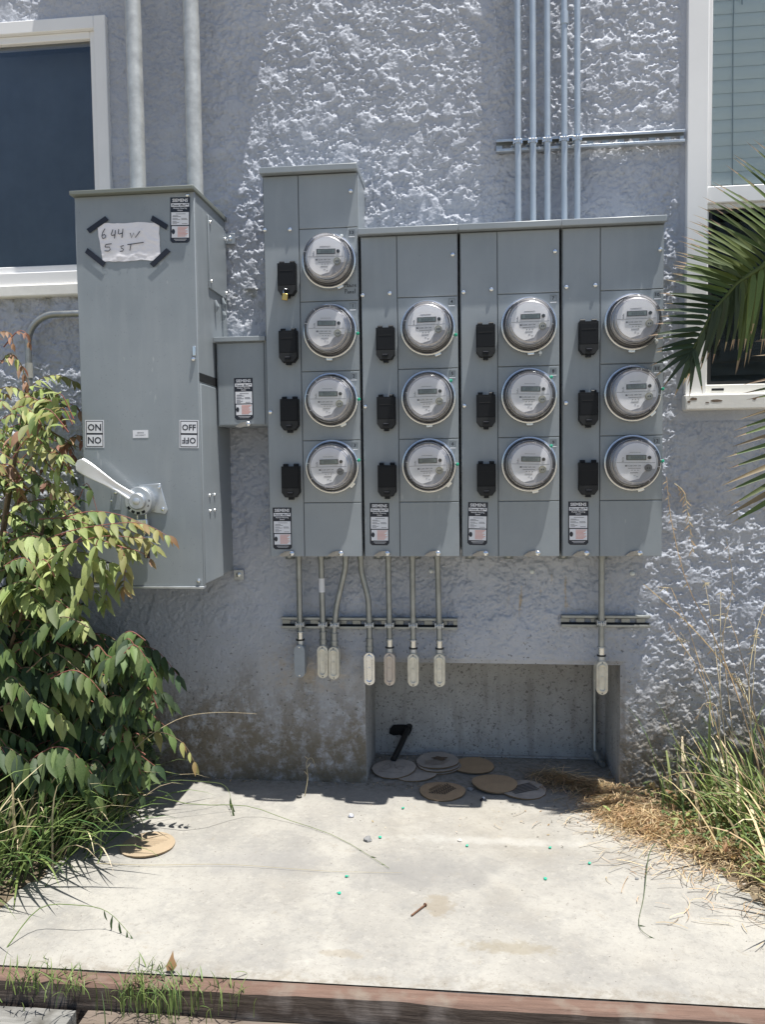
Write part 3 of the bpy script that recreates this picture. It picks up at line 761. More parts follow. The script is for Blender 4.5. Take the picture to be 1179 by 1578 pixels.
C2 = cabinet(-.347, -.0205, 1.940, 3, ['4', '5', '6'], 'shorter grey three meter cabinet directly right of the tallest cabinet', R3)
C3 = cabinet(-.0205, .306, 1.940, 3, ['7', '8', '9'], 'grey three meter cabinet second from the right, below the five thin conduits', R3)
C4 = cabinet(.306, .632, 1.940, 3, ['10', '11', '12'], 'rightmost grey three meter cabinet, next to the palm frond', R3)
for r, lst in ((C1, ((-.662, 1.950), (-.577, 1.948), (-.372, 2.063), (-.656, 1.348))), (C2, ((-.337, 1.725), (-.247, 1.728), (-.040, 1.845), (-.334, 1.360))),
               (C3, ((-.006, 1.723), (.084, 1.729), (.287, 1.842), (-.006, 1.356))), (C4, ((.323, 1.728), (.414, 1.731), (.615, 1.835), (.322, 1.358)))):
    for x, z in lst: screw(r, x, z)
# handwriting beside the first meter
mb = MB(); ink = INK; y = -.2008
mb.stroke([(-.382, 1.786), (-.379, 1.812)], .0022, y, ink); mb.stroke([(-.389, 1.802), (-.378, 1.813), (-.370, 1.803)], .0022, y, ink)
def hand(mb, segs, ox, oz, s, w, y, m):
    for sg in segs: mb.stroke([(ox+a*s, oz+b*s) for a, b in sg], w, y, m)
GL = {'H': [[(0, 0), (0, 1)], [(0, .5), (.5, .55)], [(.5, 0), (.5, 1)]], 'o': [[(.2, .5), (0, .3), (.1, .05), (.3, 0), (.45, .25), (.35, .5), (.2, .5)]],
      'u': [[(0, .5), (.05, .05), (.25, 0), (.4, .45), (.42, 0)]], 's': [[(.35, .5), (.1, .45), (.3, .2), (.05, 0)]], 'e': [[(.05, .25), (.35, .32), (.25, .5), (.05, .35), (.1, .05), (.4, .05)]],
      'P': [[(0, 0), (.05, 1)], [(0, .95), (.4, .95), (.45, .6), (.05, .5)]], 'a': [[(.35, .45), (.1, .4), (0, .15), (.2, 0), (.35, .3), (.4, 0)]], 'n': [[(0, 0), (.05, .5)], [(.05, .35), (.25, .5), (.35, 0)]], 'l': [[(.1, 0), (.12, 1)]]}
def word(mb, s, ox, oz, k, w, y, m):
    for ch in s: hand(mb, GL[ch], ox, oz, k, w, y, m); ox += k*.55
word(mb, 'House', -.396, 1.7545, .0145, .0019, y, ink); word(mb, 'Panel', -.396, 1.733, .0145, .0019, y, ink)
mb.build('handwriting', C1, smooth=False)

# ------------------------------------------------------------------ meters
def meter_meshes():
    M_ = {}
    mb = MB()
    mb.lathe([(.0835, 0), (.0885, 0), (.0900, -.004), (.0900, -.018), (.0885, -.0215), (.0855, -.0225), (.0825, -.021), (.0815, -.017), (.0815, -.010)], STEEL, 64)
    a = -1.15; ca, sa = math.cos(a), math.sin(a); M = Matrix.Translation((.0905*ca, -.011, .0905*sa)) @ Matrix.Rotation(-(a+math.pi/2), 4, 'Y')
    mb.box(-.010, .010, -.006, .004, -.003, .004, STEEL, M); mb.tube([(-.009, -.002, -.003), (.009, -.002, -.003)], .0028, STEEL, 8, M=M)
    M_['retaining_ring'] = mb
    mb = MB(); mb.lathe([(.0815, -.001), (.0815, -.014), (.0765, -.020), (.0705, -.024), (.0705, -.0245), (.0001, -.0245)], METERDK, 48); M_['meter_base'] = mb
    mb = MB()
    mb.lathe([(.0700, -.0243), (.0700, -.040), (.0670, -.042), (.0670, -.058), (.0690, -.060), (.0690, -.066), (.0650, -.0665), (.0650, -.073), (.0625, -.0745)], METERBODY, 56)
    M_['inner_housing'] = mb
    mb = MB(); mb.disc(.0628, -.0765, DIALG, 56, th=.002)
    # white print area: upper cap and tapering shield
    R = .0612; pl = [(R*math.cos(t), R*math.sin(t)) for t in np.linspace(-.32, math.pi+1.25, 40)]
    pl += [(.010, -.050), (.020, -.033), (.036, -.020)]
    mb.prism(pl, -.0771, -.0766, DIAL)
    y = -.0775
    mb.box(-.060, .058, y, -.0772, -.0008, .0002, PR_GREY)
    M_['dial_plate'] = mb
    mb = MB(); mb.box(-.0305, .0305, -.0800, -.0772, .0075, .0235, BLACK2); mb.box(-.0275, .0275, -.0805, -.0800, .0095, .0215, LCD)
    mb.text('888888', .040, .009, .002, .0155, -.0808, LCDI); M_['display'] = mb
    mb = MB(); y = -.0776
    mb.box(-.020, .014, y, -.0772, .0315, .0325, PR_GREY)
    mb.text('CL200 240V 3W', .042, .006, -.006, -.010, y, PR_GREY, .01)
    mb.box(-.034, -.028, y, -.0772, -.0125, -.0075, PR_GREY)
    mb.box(-.025, .014, y, -.0772, -.0185, -.0170, PR_GREY)
    for k in range(3): mb.box(-.015+k*.009, -.010+k*.009, y, -.0772, -.0245, -.0232, PR_GREY)
    mb.box(-.018, .006, y, -.0772, -.0325, -.0310, PR_GREY); mb.box(-.008, -.002, y, -.0772, -.041, -.0400, PR_GREY); mb.box(.001, .006, y, -.0772, -.0445, -.0435, PR_GREY)
    for k in range(4): mb.box(-.044+(k % 2)*.002, -.038, y, -.0772, .0005+.004*k+.002, .0020+.004*k+.002, PR_GREY)
    M_['dial_print'] = mb
    mb = MB(); mb.disc(.0055, -.0815, BLACK, 16, (.0395, .0155), th=.004); M_['sensor_button'] = mb
    mb = MB(); mb.disc(.0115, -.083, KNOB, 20, (.0365, -.0165), th=.006); mb.disc(.0085, -.0845, mat('knob_face', (.42, .41, .36), .4, .3), 20, (.0365, -.0165), th=.0016)
    mb.box(.0315, .0350, -.0851, -.0846, -.0195, -.0150, BLACK); mb.box(.0380, .0415, -.0851, -.0846, -.0195, -.0150, BLACK)
    M_['reset_knob'] = mb
    mb = MB()
    mb.lathe([(.0800, -.014), (.0795, -.021), (.0765, -.024), (.0755, -.030), (.0745, -.060), (.0735, -.082), (.0715, -.090), (.0675, -.0950), (.0640, -.0962), (.0600, -.0950), (.0580, -.0945), (.0300, -.0955), (.0003, -.0958)], DOME, 64)
    M_['glass_cover'] = mb
    mb = MB(); CLR = mat('glass_rib', (.75, .75, .77), .25)
    for k in range(8):
        a = math.pi/8+k*math.pi/4+.2; M = Matrix.Rotation(-a, 4, 'Y'); mb.box(.0615, .0700, -.0935, -.0915, -.0008, .0008, CLR, M)
    mb.lathe([(.0752, -.048), (.0758, -.0485), (.0752, -.049)], CLR, 56)
    M_['cover_rib'] = mb
    return {k: v.mesh(k) for k, v in M_.items()}
MM = meter_meshes()
def seal(par, a, kind):
    ca, sa = math.cos(a), math.sin(a); x, z = .088*ca, .088*sa; mb = MB()
    mb.tube([(x*.97, -.02, z*.97), (x*1.03, -.026, z*1.03), (x*1.07, -.02, z*1.07), (x*1.08, -.008, z*1.08-.01)], .0013, mat('clear_wire', (.7, .74, .74), .3), 5)
    mb.lathe([(.0052, .004), (.0058, 0), (.0045, -.004), (.0004, -.005)], SEAL if kind else mat('clear_wire', (.7, .74, .74)), 10, c=(x*1.06, -.022, z*1.06-.004))
    mb.build('tamper_seal', par)
mets = []
ML = {0: 'in the tall leftmost cabinet', 1: 'in the second cabinet from the left', 2: 'in the third cabinet from the left', 3: 'in the rightmost cabinet'}
MX = {0: -.4455, 1: -.1225, 2: .2030, 3: .5295}
PN = {0: ['topmost round glass electricity meter, above the handwritten note, ', 'second electricity meter from the top ', 'third electricity meter from the top ', 'lowest electricity meter '],
      3: ['upper electricity meter ', 'middle electricity meter ', 'lower electricity meter ']}
MZ = [1.8365, 1.609, 1.383, 1.162]
random.seed(5)
sealang = {(0, 0): (1.1, 0), (0, 1): (-.05, 1), (0, 2): (.05, 1), (0, 3): (.25, 1), (1, 1): (-.25, 1), (1, 2): (.65, 1), (1, 3): (.05, 1), (2, 1): (-1.2, 0), (2, 2): (.75, 1), (2, 3): (.75, 1), (3, 1): (-.7, 0), (3, 2): (.15, 1), (3, 3): (.1, 1)}
first = None
for c in range(4):
    for r in range(4):
        if c and not r: continue
        lab = (PN[0][r] if c == 0 else PN[3][r-1])+ML[c]
        t = thing('electricity_meter', lab, 'electricity meter', (MX[c], -.2, MZ[r]), 'round electricity meters in the grey cabinets')
        if first is None:
            first = t
            dial = None
            for k, me in MM.items():
                o = part(k, me, t)
                if k == 'dial_plate': dial = o
            for o in list(t.children):
                if o.name.split('.')[0] in ('display', 'dial_print', 'sensor_button', 'reset_knob'): o.parent = dial
        else:
            for ch in list(first.children):
                if ch.name.startswith('tamper'): continue
                cc = ch.copy(); COL.objects.link(cc); cc.parent = t
                for g in ch.children: gg = g.copy(); COL.objects.link(gg); gg.parent = cc
                if ch.name.startswith('retaining'): cc.rotation_euler = (0, random.uniform(-.5, .5), 0)
        if (c, r) in ((0, 3), (3, 3)):
            for dp in t.children:
                for kn in dp.children:
                    if kn.name.startswith('reset_knob'):
                        kn.data = kn.data.copy(); kn.data.materials[0] = METERDK; kn.data.materials[1] = METERDK
        a, k = sealang[(c, r)]; seal(t, a, k); t.rotation_euler = (random.uniform(-.012, .012), random.uniform(-.03, .03), random.uniform(-.012, .012))

# ------------------------------------------------------------------ brass padlock on the top breaker cover
p = Vector((-.590, -.232, 1.733))
t = thing('brass_padlock', 'small brass padlock hanging from the topmost black breaker cover', 'padlock', p)
mb = MB(); mb.box(-.009, .009, -.006, .006, -.022, 0, BRASS, Matrix.Rotation(.15, 4, 'Y')); mb.build('lock_body', t, .002)
mb = MB(); mb.tube([(-.006, 0, -.001), (-.006, 0, .010), (-.003, .001, .015), (.004, .004, .016), (.008, .006, .010), (.007, .003, -.001)], .002, STEEL, 8); mb.build('shackle', t)

# ------------------------------------------------------------------ small junction box between
jb = thing('pull_box', 'small grey box joining the big switch cabinet to the meter cabinets', 'electrical box')
mb = MB(); mb.box(-.850, -.6745, -.165, .003, 1.305, 1.600, PANEL); mb.build('enclosure', jb, .002)
mb = MB(); mb.add([(-.854, -.185, 1.590), (-.6735, -.185, 1.590), (-.6735, -.185, 1.606), (-.854, -.185, 1.606), (-.854, .003, 1.600), (-.6735, .003, 1.600), (-.6735, .003, 1.616), (-.854, .003, 1.616)],
                  [(0, 1, 2, 3), (3, 2, 6, 7), (0, 4, 5, 1), (4, 7, 6, 5), (0, 3, 7, 4), (1, 5, 6, 2)], PANEL)
mb.build('rain_cap', jb, .0015)
add_cover(jb, 'front_cover', -.846, -.682, 1.308, 1.588, -.1655)
sticker(jb, -.756, 1.397, -.1702, .0)
part('hasp', HASP, jb, (-.750, -.170, 1.312))

# ------------------------------------------------------------------ main switch cabinet
bx = thing('switch_cabinet', 'large tall grey disconnect switch cabinet with a paper address notice', 'switch cabinet')
X0, X1, FY = -1.2545, -.855, -.34
mb = MB(); mb.box(X0+.006, X1-.002, FY+.016, .004, .787, 2.046, PANEL); mb.build('enclosure', bx, .003)
mb = MB(); mb.box(X0, X1, FY, FY+.014, .778, 2.040, PANEL); mb.box(X1-.006, X1+.0012, FY+.0145, -.13, .783, 1.437, PANEL)
dr = mb.build('door', bx, .003)
mb = MB(); mb.add([(X0-.006, FY-.022, 2.040), (X1+.004, FY-.022, 2.040), (X1+.004, FY-.022, 2.053), (X0-.006, FY-.022, 2.053), (X0-.006, .003, 2.044), (X1+.004, .003, 2.044), (X1+.004, .003, 2.060), (X0-.006, .003, 2.060)],
                  [(0, 1, 2, 3), (3, 2, 6, 7), (0, 4, 5, 1), (4, 7, 6, 5), (0, 3, 7, 4), (1, 5, 6, 2)], mat('cap_olive', (.17, .185, .165), .45)); mb.build('rain_cap', bx, .002)
mb = MB(); mb.box(X0+.02, X1+.001, FY-.004, FY+.02, .770, .7775, GALV); mb.build('bottom_flange', bx, .001)
# side details: recess slot, access plate, scoops, screws
mb = MB(); mb.box(X1-.0015, X1+.0006, -.335, -.145, 1.443, 1.470, BLACK2); mb.build('side_slot', bx)
mb = MB(); mb.box(X1-.002, X1+.004, -.215, -.02, 1.765, 2.005, PANEL); o = mb.build('access_plate', bx, .0015)
for yy, zz_ in ((-.20, 1.985), (-.035, 1.975), (-.20, 1.79), (-.035, 1.785)):
    s_ = part('screw', SCREW, bx, (X1+.004, yy, zz_), (0, 0, math.pi/2)); s_.scale = (.8,)*3
for yy, zz_ in ((-.315, 1.072), (-.265, 1.072), (-.315, 1.020), (-.265, 1.020)):
    s_ = part('screw', SCREW, bx, (X1+.0012, yy+.05, zz_), (0, 0, math.pi/2)); s_.scale = (.75,)*3
for yy, zz_ in ((-.15, 1.715), (-.07, 1.74), (-.07, 1.70)):
    mb = MB(); mb.tube([(X1+.001, yy, zz_+.022), (X1+.006, yy, zz_), (X1+.001, yy, zz_-.018)], [.004, .009, .004], PANEL, 8); mb.build('vent_scoop', bx)
screw(bx, -.876, 2.028, FY, .9); screw(bx, -.872, .796, FY, .95); screw(bx, -.870, 1.512, FY, .95)
mb = MB(); mb.box(-.872, -.862, FY-.005, FY, 1.523, 1.553, STEEL); mb.build('door_latch', bx, .001)
sticker(bx, -.903, 1.952, FY, .03)
for ex, ez in ((-.836, 1.960+.02), (-.832, .772)):
    mb = MB(); mb.box(ex-.018, ex+.018, -.022, -.012, ez-.018, ez+.018, GALV); mb.lathe([(.009, 0), (.009, -.006), (.0003, -.008)], STEEL, 10, c=(ex, -.022, ez)); mb.build('mounting_ear', bx, .001)
# ON / OFF labels
def onoff(txt, cx, cz, w, hh, tilt):
    mb = MB(); y = -.0004
    mb.box(-w/2, w/2, y, 0, -hh/2, hh/2, PR_WHITE); mb.box(-w/2+.003, w/2-.003, y-.0003, y, -hh/2+.003, hh/2-.003, PR_BLACK)
    mb.box(-w/2+.0055, w/2-.0055, y-.0006, y-.0003, .003, hh/2-.0055, PR_WHITE); mb.box(-w/2+.0055, w/2-.0055, y-.0006, y-.0003, -hh/2+.0055, -.003, PR_WHITE)
    mb.text(txt, w-.018, hh*.27, 0, hh*.235, y-.0009, PR_BLACK, .022); mb.text(txt, w-.018, hh*.27, 0, -hh*.235, y-.0009, PR_BLACK, .022, rot=math.pi)
    mb.build('switch_label', bx, smooth=False, loc=(cx, FY-.0004, cz)).rotation_euler = (0, tilt, 0)
onoff('ON', -1.211, 1.279, .064, .090, .02); onoff('OFF', -.892, 1.273, .064, .090, .03)
mb = MB(); mb.box(-.026, .026, -.0004, 0, -.0125, .0125, PR_WHITE); mb.text('SERVICE', .030, .0045, 0, .004, -.0007, PR_BLACK, .01); mb.text('DISCONNECT', .034, .0042, 0, -.004, -.0007, PR_BLACK, .01)
mb.build('service_label', bx, smooth=False, loc=(-1.055, FY-.0004, 1.276))
mb = MB(); mb.box(-.03, .03, -.0004, 0, -.036, .036, PR_BLACK); mb.box(-.026, .026, -.0007, -.0004, -.032, .0, mat('label_yellow', (.45, .42, .22), .5)); mb.box(-.026, .026, -.0007, -.0004, .006, .030, PR_WHITE)
mb.build('warning_label', bx, smooth=False, loc=(-1.203, FY-.0004, .822))
# handle plate beside, with screw
mb = MB(); mb.box(-.0145, .0145, -.004, 0, -.034, .034, PANEL); o = mb.build('bracket_plate', bx, .001, loc=(-1.143, FY-.0003, 1.063)); screw(bx, -1.143, 1.087, FY-.004, .85); screw(bx, -1.160, 1.060, FY, .5)
# rotary handle
hx, hz_ = -1.054, 1.059; hy = FY
mb = MB(); mb.prism([(hx-.01, hz_+.052), (hx+.062, hz_+.056), (hx+.085, hz_-.03), (hx+.075, hz_-.045), (hx-.02, hz_-.03)], hy-.006, hy-.0004, GALV)
hb = mb.build('handle_mount', bx, .002); s_ = screw(bx, hx+.070, hz_-.028, hy-.006, .9); screw(bx, hx+.060, hz_+.043, hy-.006, .7)
mb = MB(); mb.lathe([(.046, 0), (.047, -.010), (.047, -.034), (.044, -.038), (.028, -.039), (.027, -.050), (.024, -.053), (.0112, -.053), (.011, -.058), (.004, -.061), (.0003, -.061)], GALV, 40, c=(hx, hy, hz_))
for k in range(4):
    a = math.radians(215+k*27); mb.box(.030, .043, -.0386, -.0379, -.0058, .0058, BLACK, Matrix.Translation((hx, hy, hz_)) @ Matrix.Rotation(-a, 4, 'Y'))
for k in range(2):
    a = math.radians(-25+k*27+360); mb.disc(.004, hy-.0386, METERDK, 10, (hx+.036*math.cos(a), hz_+.036*math.sin(a)))
mb.build('handle_hub', bx)
tip = Vector((-1.243, 0, 1.186)); base = Vector((hx-.018, 0, hz_+.018)); dv = (tip-base); Lh = dv.length; dv.normalize(); nv = Vector((-dv.z, 0, dv.x))
mb = MB(); n = 16; v = []; seg = 12
for i in range(n+1):
    s_ = i/n; w = (.0115+.0125*sst(np.array(s_), .2, .85))*(1-.0*s_); w = float(w)
    if s_ > .92: w *= math.sqrt(max(0, 1-((s_-.92)/.085)**2))
    w = max(w, .001); th = .008+.004*s_; th = th*min(1, w/.010)
    c = base+dv*Lh*s_+Vector((0, hy-.040-.022*math.sin(s_*1.5), 0))
    for k in range(seg):
        a = 2*math.pi*k/seg; v.append(c+nv*w*math.cos(a)+Vector((0, -1, 0))*th*math.sin(a)*(1.0 if math.sin(a) > 0 else .6)+Vector((0, -.004*math.cos(a*2), 0)))
f = [(i*seg+k, i*seg+(k+1) % seg, (i+1)*seg+(k+1) % seg, (i+1)*seg+k) for i in range(n) for k in range(seg)]
f += [tuple(range(seg-1, -1, -1)), tuple(n*seg+k for k in range(seg))]
mb.add(v, f, ALU)
mb.tube([base+nv*.012+Vector((0, hy-.05, 0)), base+nv*.010+dv*.05+Vector((0, hy-.052, 0)), base+nv*.018+dv*.16+Vector((0, hy-.058, 0))], .004, ALU, 8)
mb.build('lever', bx)
# padlocks under the handle
def padlock(name, x, z, y, w, hh, label, m):
    t = thing(name, label, 'padlock', (x, y, z))
    mb = MB(); mb.box(-w/2, w/2, -.009, .009, -hh, 0, m); mb.build('lock_body', t, .003)
    mb = MB(); r = w*.34; mb.tube([(-r, 0, -.002), (-r, 0, .020)]+[(r*math.cos(a), 0, .020+r*math.sin(a)) for a in np.linspace(math.pi, 0, 9)]+[(r, 0, -.002)], .0028, STEEL, 8); mb.build('shackle', t)
padlock('steel_padlock', -1.050, 1.000, FY-.022, .042, .034, 'laminated steel padlock hanging under the big handle hub', STEEL)
padlock('small_padlock', -1.040, .944, FY-.012, .022, .020, 'small silver padlock below the larger one under the handle', GALV)
t = thing('lock_tag', 'little dark tag hanging behind the leaves below the small padlock', 'tag', (-1.042, FY-.006, .885)); MB().prism([(-.009, -.014), (.009, -.014), (.010, .012), (0, .018), (-.010, .012)], -.002, 0, BLACK2).build('tag_plate', t)

# paper notice with tape
pn = thing('paper_notice', 'creased white paper reading 644 W 5 ST taped to the big cabinet', 'notice', (0, FY-.001, 0))
uu, vv = np.meshgrid(np.linspace(0, 1, 60), np.linspace(0, 1, 40))
c00, c10, c11, c01 = [np.array(W(*q, FY)) for q in ((158, 403), (247, 401), (245, 343), (149, 344))]
PX = (1-vv)*((1-uu)*c00[0]+uu*c10[0])+vv*((1-uu)*c01[0]+uu*c11[0])
PZ = (1-vv)*((1-uu)*c00[2]+uu*c10[2])+vv*((1-uu)*c01[2]+uu*c11[2])
PZ = PZ+.004*fbm(PX, PX*0+.3, 22, 3, 5)*sst(np.maximum(vv, 1-vv), .8, 1); PX = PX+.004*fbm(PZ, PZ*0+.1, 25, 3, 9)*sst(np.maximum(uu, 1-uu), .8, 1)
fold = abs(fbm(uu, vv, 3.2, 3, 15))
py_ = -.0012-.0035*fold*sst(np.minimum(np.minimum(uu, 1-uu), np.minimum(vv, 1-vv)), 0, .1)-.002*np.clip(fbm(uu, vv, 9, 2, 3), 0, 1)
part('paper_sheet', grid_mesh('paper_sheet', np.stack([PX, py_, PZ], -1), np.ones((39, 59), bool), PAPER), pn)
mb = MB(); yq = -.0062
def S2(px, py): q = W(px, py, FY-.008); return (q.x, q.z)
def strokes(mb, lst, w, y, m):
    for l in lst: mb.stroke([S2(*q) for q in l], w, y, m)
def cz(x, y): return (100+x*.2714, 220+y*.2714)
A = [[(225, 487), (212, 508), (207, 530), (212, 543), (225, 540), (230, 528), (222, 520), (211, 526)],
     [(270, 492), (260, 520), (263, 526), (282, 522)], [(284, 496), (279, 543)], [(303, 490), (300, 515), (306, 518), (324, 512)], [(327, 488), (321, 540)],
     [(368, 512), (376, 540), (388, 512), (397, 538), (423, 502)],
     [(228, 578), (225, 592)], [(229, 577), (262, 573)], [(225, 592), (250, 592), (255, 605), (245, 615), (222, 613)],
     [(332, 583), (314, 588), (318, 598), (330, 604), (326, 614), (310, 617)], [(352, 578), (445, 565)], [(372, 577), (366, 612)]]
strokes(mb, [[cz(*q) for q in l] for l in A], .0026, yq, INK)
mb.build('handwriting', pn, smooth=False)
for q0, q1 in (((134, 356), (164, 335)), ((232, 335), (257, 350)), ((131, 385), (160, 408)), ((232, 409), (259, 384))):
    a = Vector(S2(*q0)); b_ = Vector(S2(*q1)); d_ = (b_-a).normalized(); nn = Vector((-d_.y, d_.x))*.0085
    MB().prism([tuple(a-nn+d_*.002), tuple(b_-nn), tuple(b_+nn-d_*.003), tuple(a+nn)], -.0034, -.0029, TAPE).build('tape_strip', pn, smooth=False)

# ------------------------------------------------------------------ conduits and strut rails
def rail(name, xa, xb, z, y0, dz, slots, label, m=GALV):
    mb = MB(); d_, hh, tk, lip = .0206, .041, .0026, .009
    z0_, z1_ = z-hh/2, z+hh/2
    xs_ = [xa]
    mb.box(xa, xb, y0-d_, y0, z0_, z0_+tk, m); mb.box(xa, xb, y0-d_, y0, z1_-tk, z1_, m)
    mb.box(xa, xb, y0-d_-.0006, y0-d_+tk, z0_+tk*.2, z0_+lip, m); mb.box(xa, xb, y0-d_-.0006, y0-d_+tk, z1_-lip, z1_-tk*.2, m)
    # back web with real slots, coloured dark for the shade inside the channel
    web_shade = BLACK2 if m is EMTOLD else PANEL_D; mb.box(xa, xb, y0-tk, y0-.0002, z0_+tk, z-.007, web_shade); mb.box(xa, xb, y0-tk, y0-.0002, z+.007, z1_-tk, web_shade)
    x = xa; on = True; L1, L2 = slots
    while x < xb:
        e_ = min(xb, x+L1); mb.box(x, e_, y0-tk, y0-.0002, z-.007, z+.007, m); x = e_+L2
    M = Matrix.Identity(4)
    dx = xb-xa
    o = mb.build(name, None, .0006); 
    tag(o, label, 'strut channel', 'slotted steel strut rails on the wall'); return o
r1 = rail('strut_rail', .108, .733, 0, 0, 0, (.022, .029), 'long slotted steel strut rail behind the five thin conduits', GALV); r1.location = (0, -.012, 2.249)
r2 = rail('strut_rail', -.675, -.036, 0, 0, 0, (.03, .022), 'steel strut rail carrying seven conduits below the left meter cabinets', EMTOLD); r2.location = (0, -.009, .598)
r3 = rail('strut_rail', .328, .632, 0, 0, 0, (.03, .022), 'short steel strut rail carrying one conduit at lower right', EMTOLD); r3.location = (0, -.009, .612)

def clamp(par, x, z, y, r, m=STEEL):
    mb = MB()
    for sx in (-1, 1):
        mb.prism([(x+sx*(r+.001), z-.008), (x+sx*(r+.005), z-.008), (x+sx*(r+.005), z+.008), (x+sx*(r+.001), z+.008)], y-.004, y+.026, m)
    pts = [(x+(r+.0018)*math.cos(a), y-(r+.0018)*math.sin(a)) for a in np.linspace(0, math.pi, 11)]
    v = []; 
    for q in pts: v += [(q[0], q[1], z-.008), (q[0], q[1], z+.008)]
    mb.add(v, [(2*i, 2*i+1, 2*i+3, 2*i+2) for i in range(10)], m)
    mb.tube([(x-.014, y-r-.004, z+.001), (x+.012, y-r-.004, z+.001)], .0026, m, 8); mb.box(x-.005, x-.002, y-r-.012, y-r, z-.007, z+.007, m); mb.box(x+.003, x+.006, y-r-.012, y-r, z-.007, z+.007, m)
    mb.build('strap_clamp', par)
def coupling(mb, p, d_, r, L_, m):
    a = Vector(p); mb.tube([a, a+Vector(d_)*L_], r, m, 16)
UP = ('leftmost', 'second', 'middle', 'fourth', 'rightmost')
for i, px in enumerate((799, 822, 844, 870, 890)):
    x = W(px, 330, -.058).x; xt = x-.002
    t = thing('thin_conduit', UP[i]+' of the five thin vertical conduits rising above the right cabinets', 'conduit', (0, 0, 0), 'thin conduits rising above the right cabinets')
    mb = MB(); mb.tube([(x, -.058, 1.955), (x, -.058, 2.3), (x-.003, -.058, 3.6)], .0108, EMT, 16); mb.build('tube', t)
    mb = MB(); mb.tube([(x, -.058, 1.945), (x, -.058, 1.962)], .0155, GALV, 12); mb.tube([(x, -.058, 1.962), (x, -.058, 1.974)], .0135, GALV, 12); mb.build('connector', t)
    clamp(t, x-.001, 2.249, -.058, .0108)
    if i == 3: o = MB(); o.tube([(x, -.058, 2.62), (x, -.058, 2.66)], .0135, EMT, 14); o.build('coupling', t)
# big conduits
for i, (x, lb) in enumerate(((-1.138, 'left thick galvanised conduit rising from the big cabinet, beside the window'), (-.932, 'right thick galvanised conduit rising from the back corner of the big cabinet'))):
    t = thing('thick_conduit', lb, 'conduit', (0, 0, 0), 'thick galvanised conduits above the switch cabinet')
    mb = MB(); mb.tube([(x, -.10, 2.03), (x, -.10, 3.0), (x, -.10, 3.06)], .0275, mat('galvanised_pipe', (.50, .51, .50), .42, .35, var=.2, vscale=16, bump=.2, bscale=30), 24); mb.build('tube', t)
    mb = MB(); mb.tube([(x, -.10, 2.058), (x, -.10, 2.075)], .036, GALV, 20); mb.build('locknut', t)
# unseen box added above the view to shade the wall; they run into it
t = thing('added_shade_box', 'unseen galvanised box added above the two thick conduits to shade the wall', 'electrical box')
mb = MB(); mb.box(-1.42, -.62, -.130, .002, 3.06, 3.34, GALV); mb.build('enclosure', t, .003)
mb = MB(); mb.box(-1.43, -.61, -.134, .002, 3.341, 3.352, GALV); mb.build('rain_cap', t, .002)
# bent conduit at left
t = thing('bent_conduit', 'grey conduit bending out of the left side of the big cabinet and down the wall', 'conduit')
pts = [(-1.25, -.05, 1.728), (-1.42, -.05, 1.728)]+[(-1.49-.105*math.sin(a), -.05, 1.623+.105*math.cos(a)) for a in np.linspace(0, math.pi/2, 10)]+[(-1.595, -.05, 1.40), (-1.60, -.05, .02)]
mb = MB(); mb.tube(pts, .0118, EMTOLD, 14); mb.build('tube', t)
mb = MB(); mb.tube([(-1.595, -.05, 1.50), (-1.595, -.05, 1.555)], .0135, mat('old_sticker', (.36, .36, .33), .6), 14); mb.build('pipe_label', t)

def lb_body(t, x, y, zt, m, kind, hh=.118):
    # rounded conduit body with oval cover plate, facing the viewer
    w = .0195; ov = lambda ww, h2, cz_: [(x+ww*math.cos(a), cz_+(h2-ww if math.sin(a) >= 0 else -(h2-ww))+ww*math.sin(a)) for a in np.linspace(0, 2*math.pi, 28, endpoint=False)]
    cz_ = zt-hh/2
    mb = MB(); mb.prism(ov(w, hh/2, cz_), y-.019, y+.016, m)
    mb.tube([(x, y+.01, cz_-hh*.25), (x, 0.004, cz_-hh*.25)], .014, m, 14)
    mb.build('conduit_body', t, .003)
    if kind == 'flat':
        mb = MB(); mb.prism(ov(w*.99, hh/2*.99, cz_), y-.0215, y-.0192, m); 
        for s in (-1, 1): mb.disc(.003, y-.0225, STEEL, 8, (x, cz_+s*(hh/2-.008)), th=.001)
        mb.build('cover_plate', t, .001)
    else:
        mb = MB(); mb.prism(ov(w*.99, hh/2*.99, cz_), y-.0215, y-.0192, m)
        # raised oval rim around a dished centre
        oo, ii = ov(w*.70, hh/2*.84, cz_), ov(w*.52, hh/2*.76, cz_); n = len(oo)
        v = [(a, y-.0216, b) for a, b in oo]+[(a*.9+c*.1, y-.0275, b*.9+d*.1) for (a, b), (c, d) in zip(oo, ii)]+[(a, y-.0275, b) for a, b in ii]+[(a, y-.0225, b) for a, b in ov(w*.44, hh/2*.72, cz_)]
        f = []
        for q in range(3):
            for k in range(n): f.append((q*n+k, q*n+(k+1) % n, (q+1)*n+(k+1) % n, (q+1)*n+k))
        f.append(tuple(3*n+k for k in range(n))); mb.add(v, f, m)
        mb.tube([(x, y-.0225, cz_+.003), (x, y-.0255, cz_+.003)], .004, m, 8)
        for s in (-1, 1): mb.disc(.0026, y-.0225, METERDK, 8, (x, cz_+s*(hh/2-.006)), th=.001)
        mb.build('cover_plate', t, .0008)

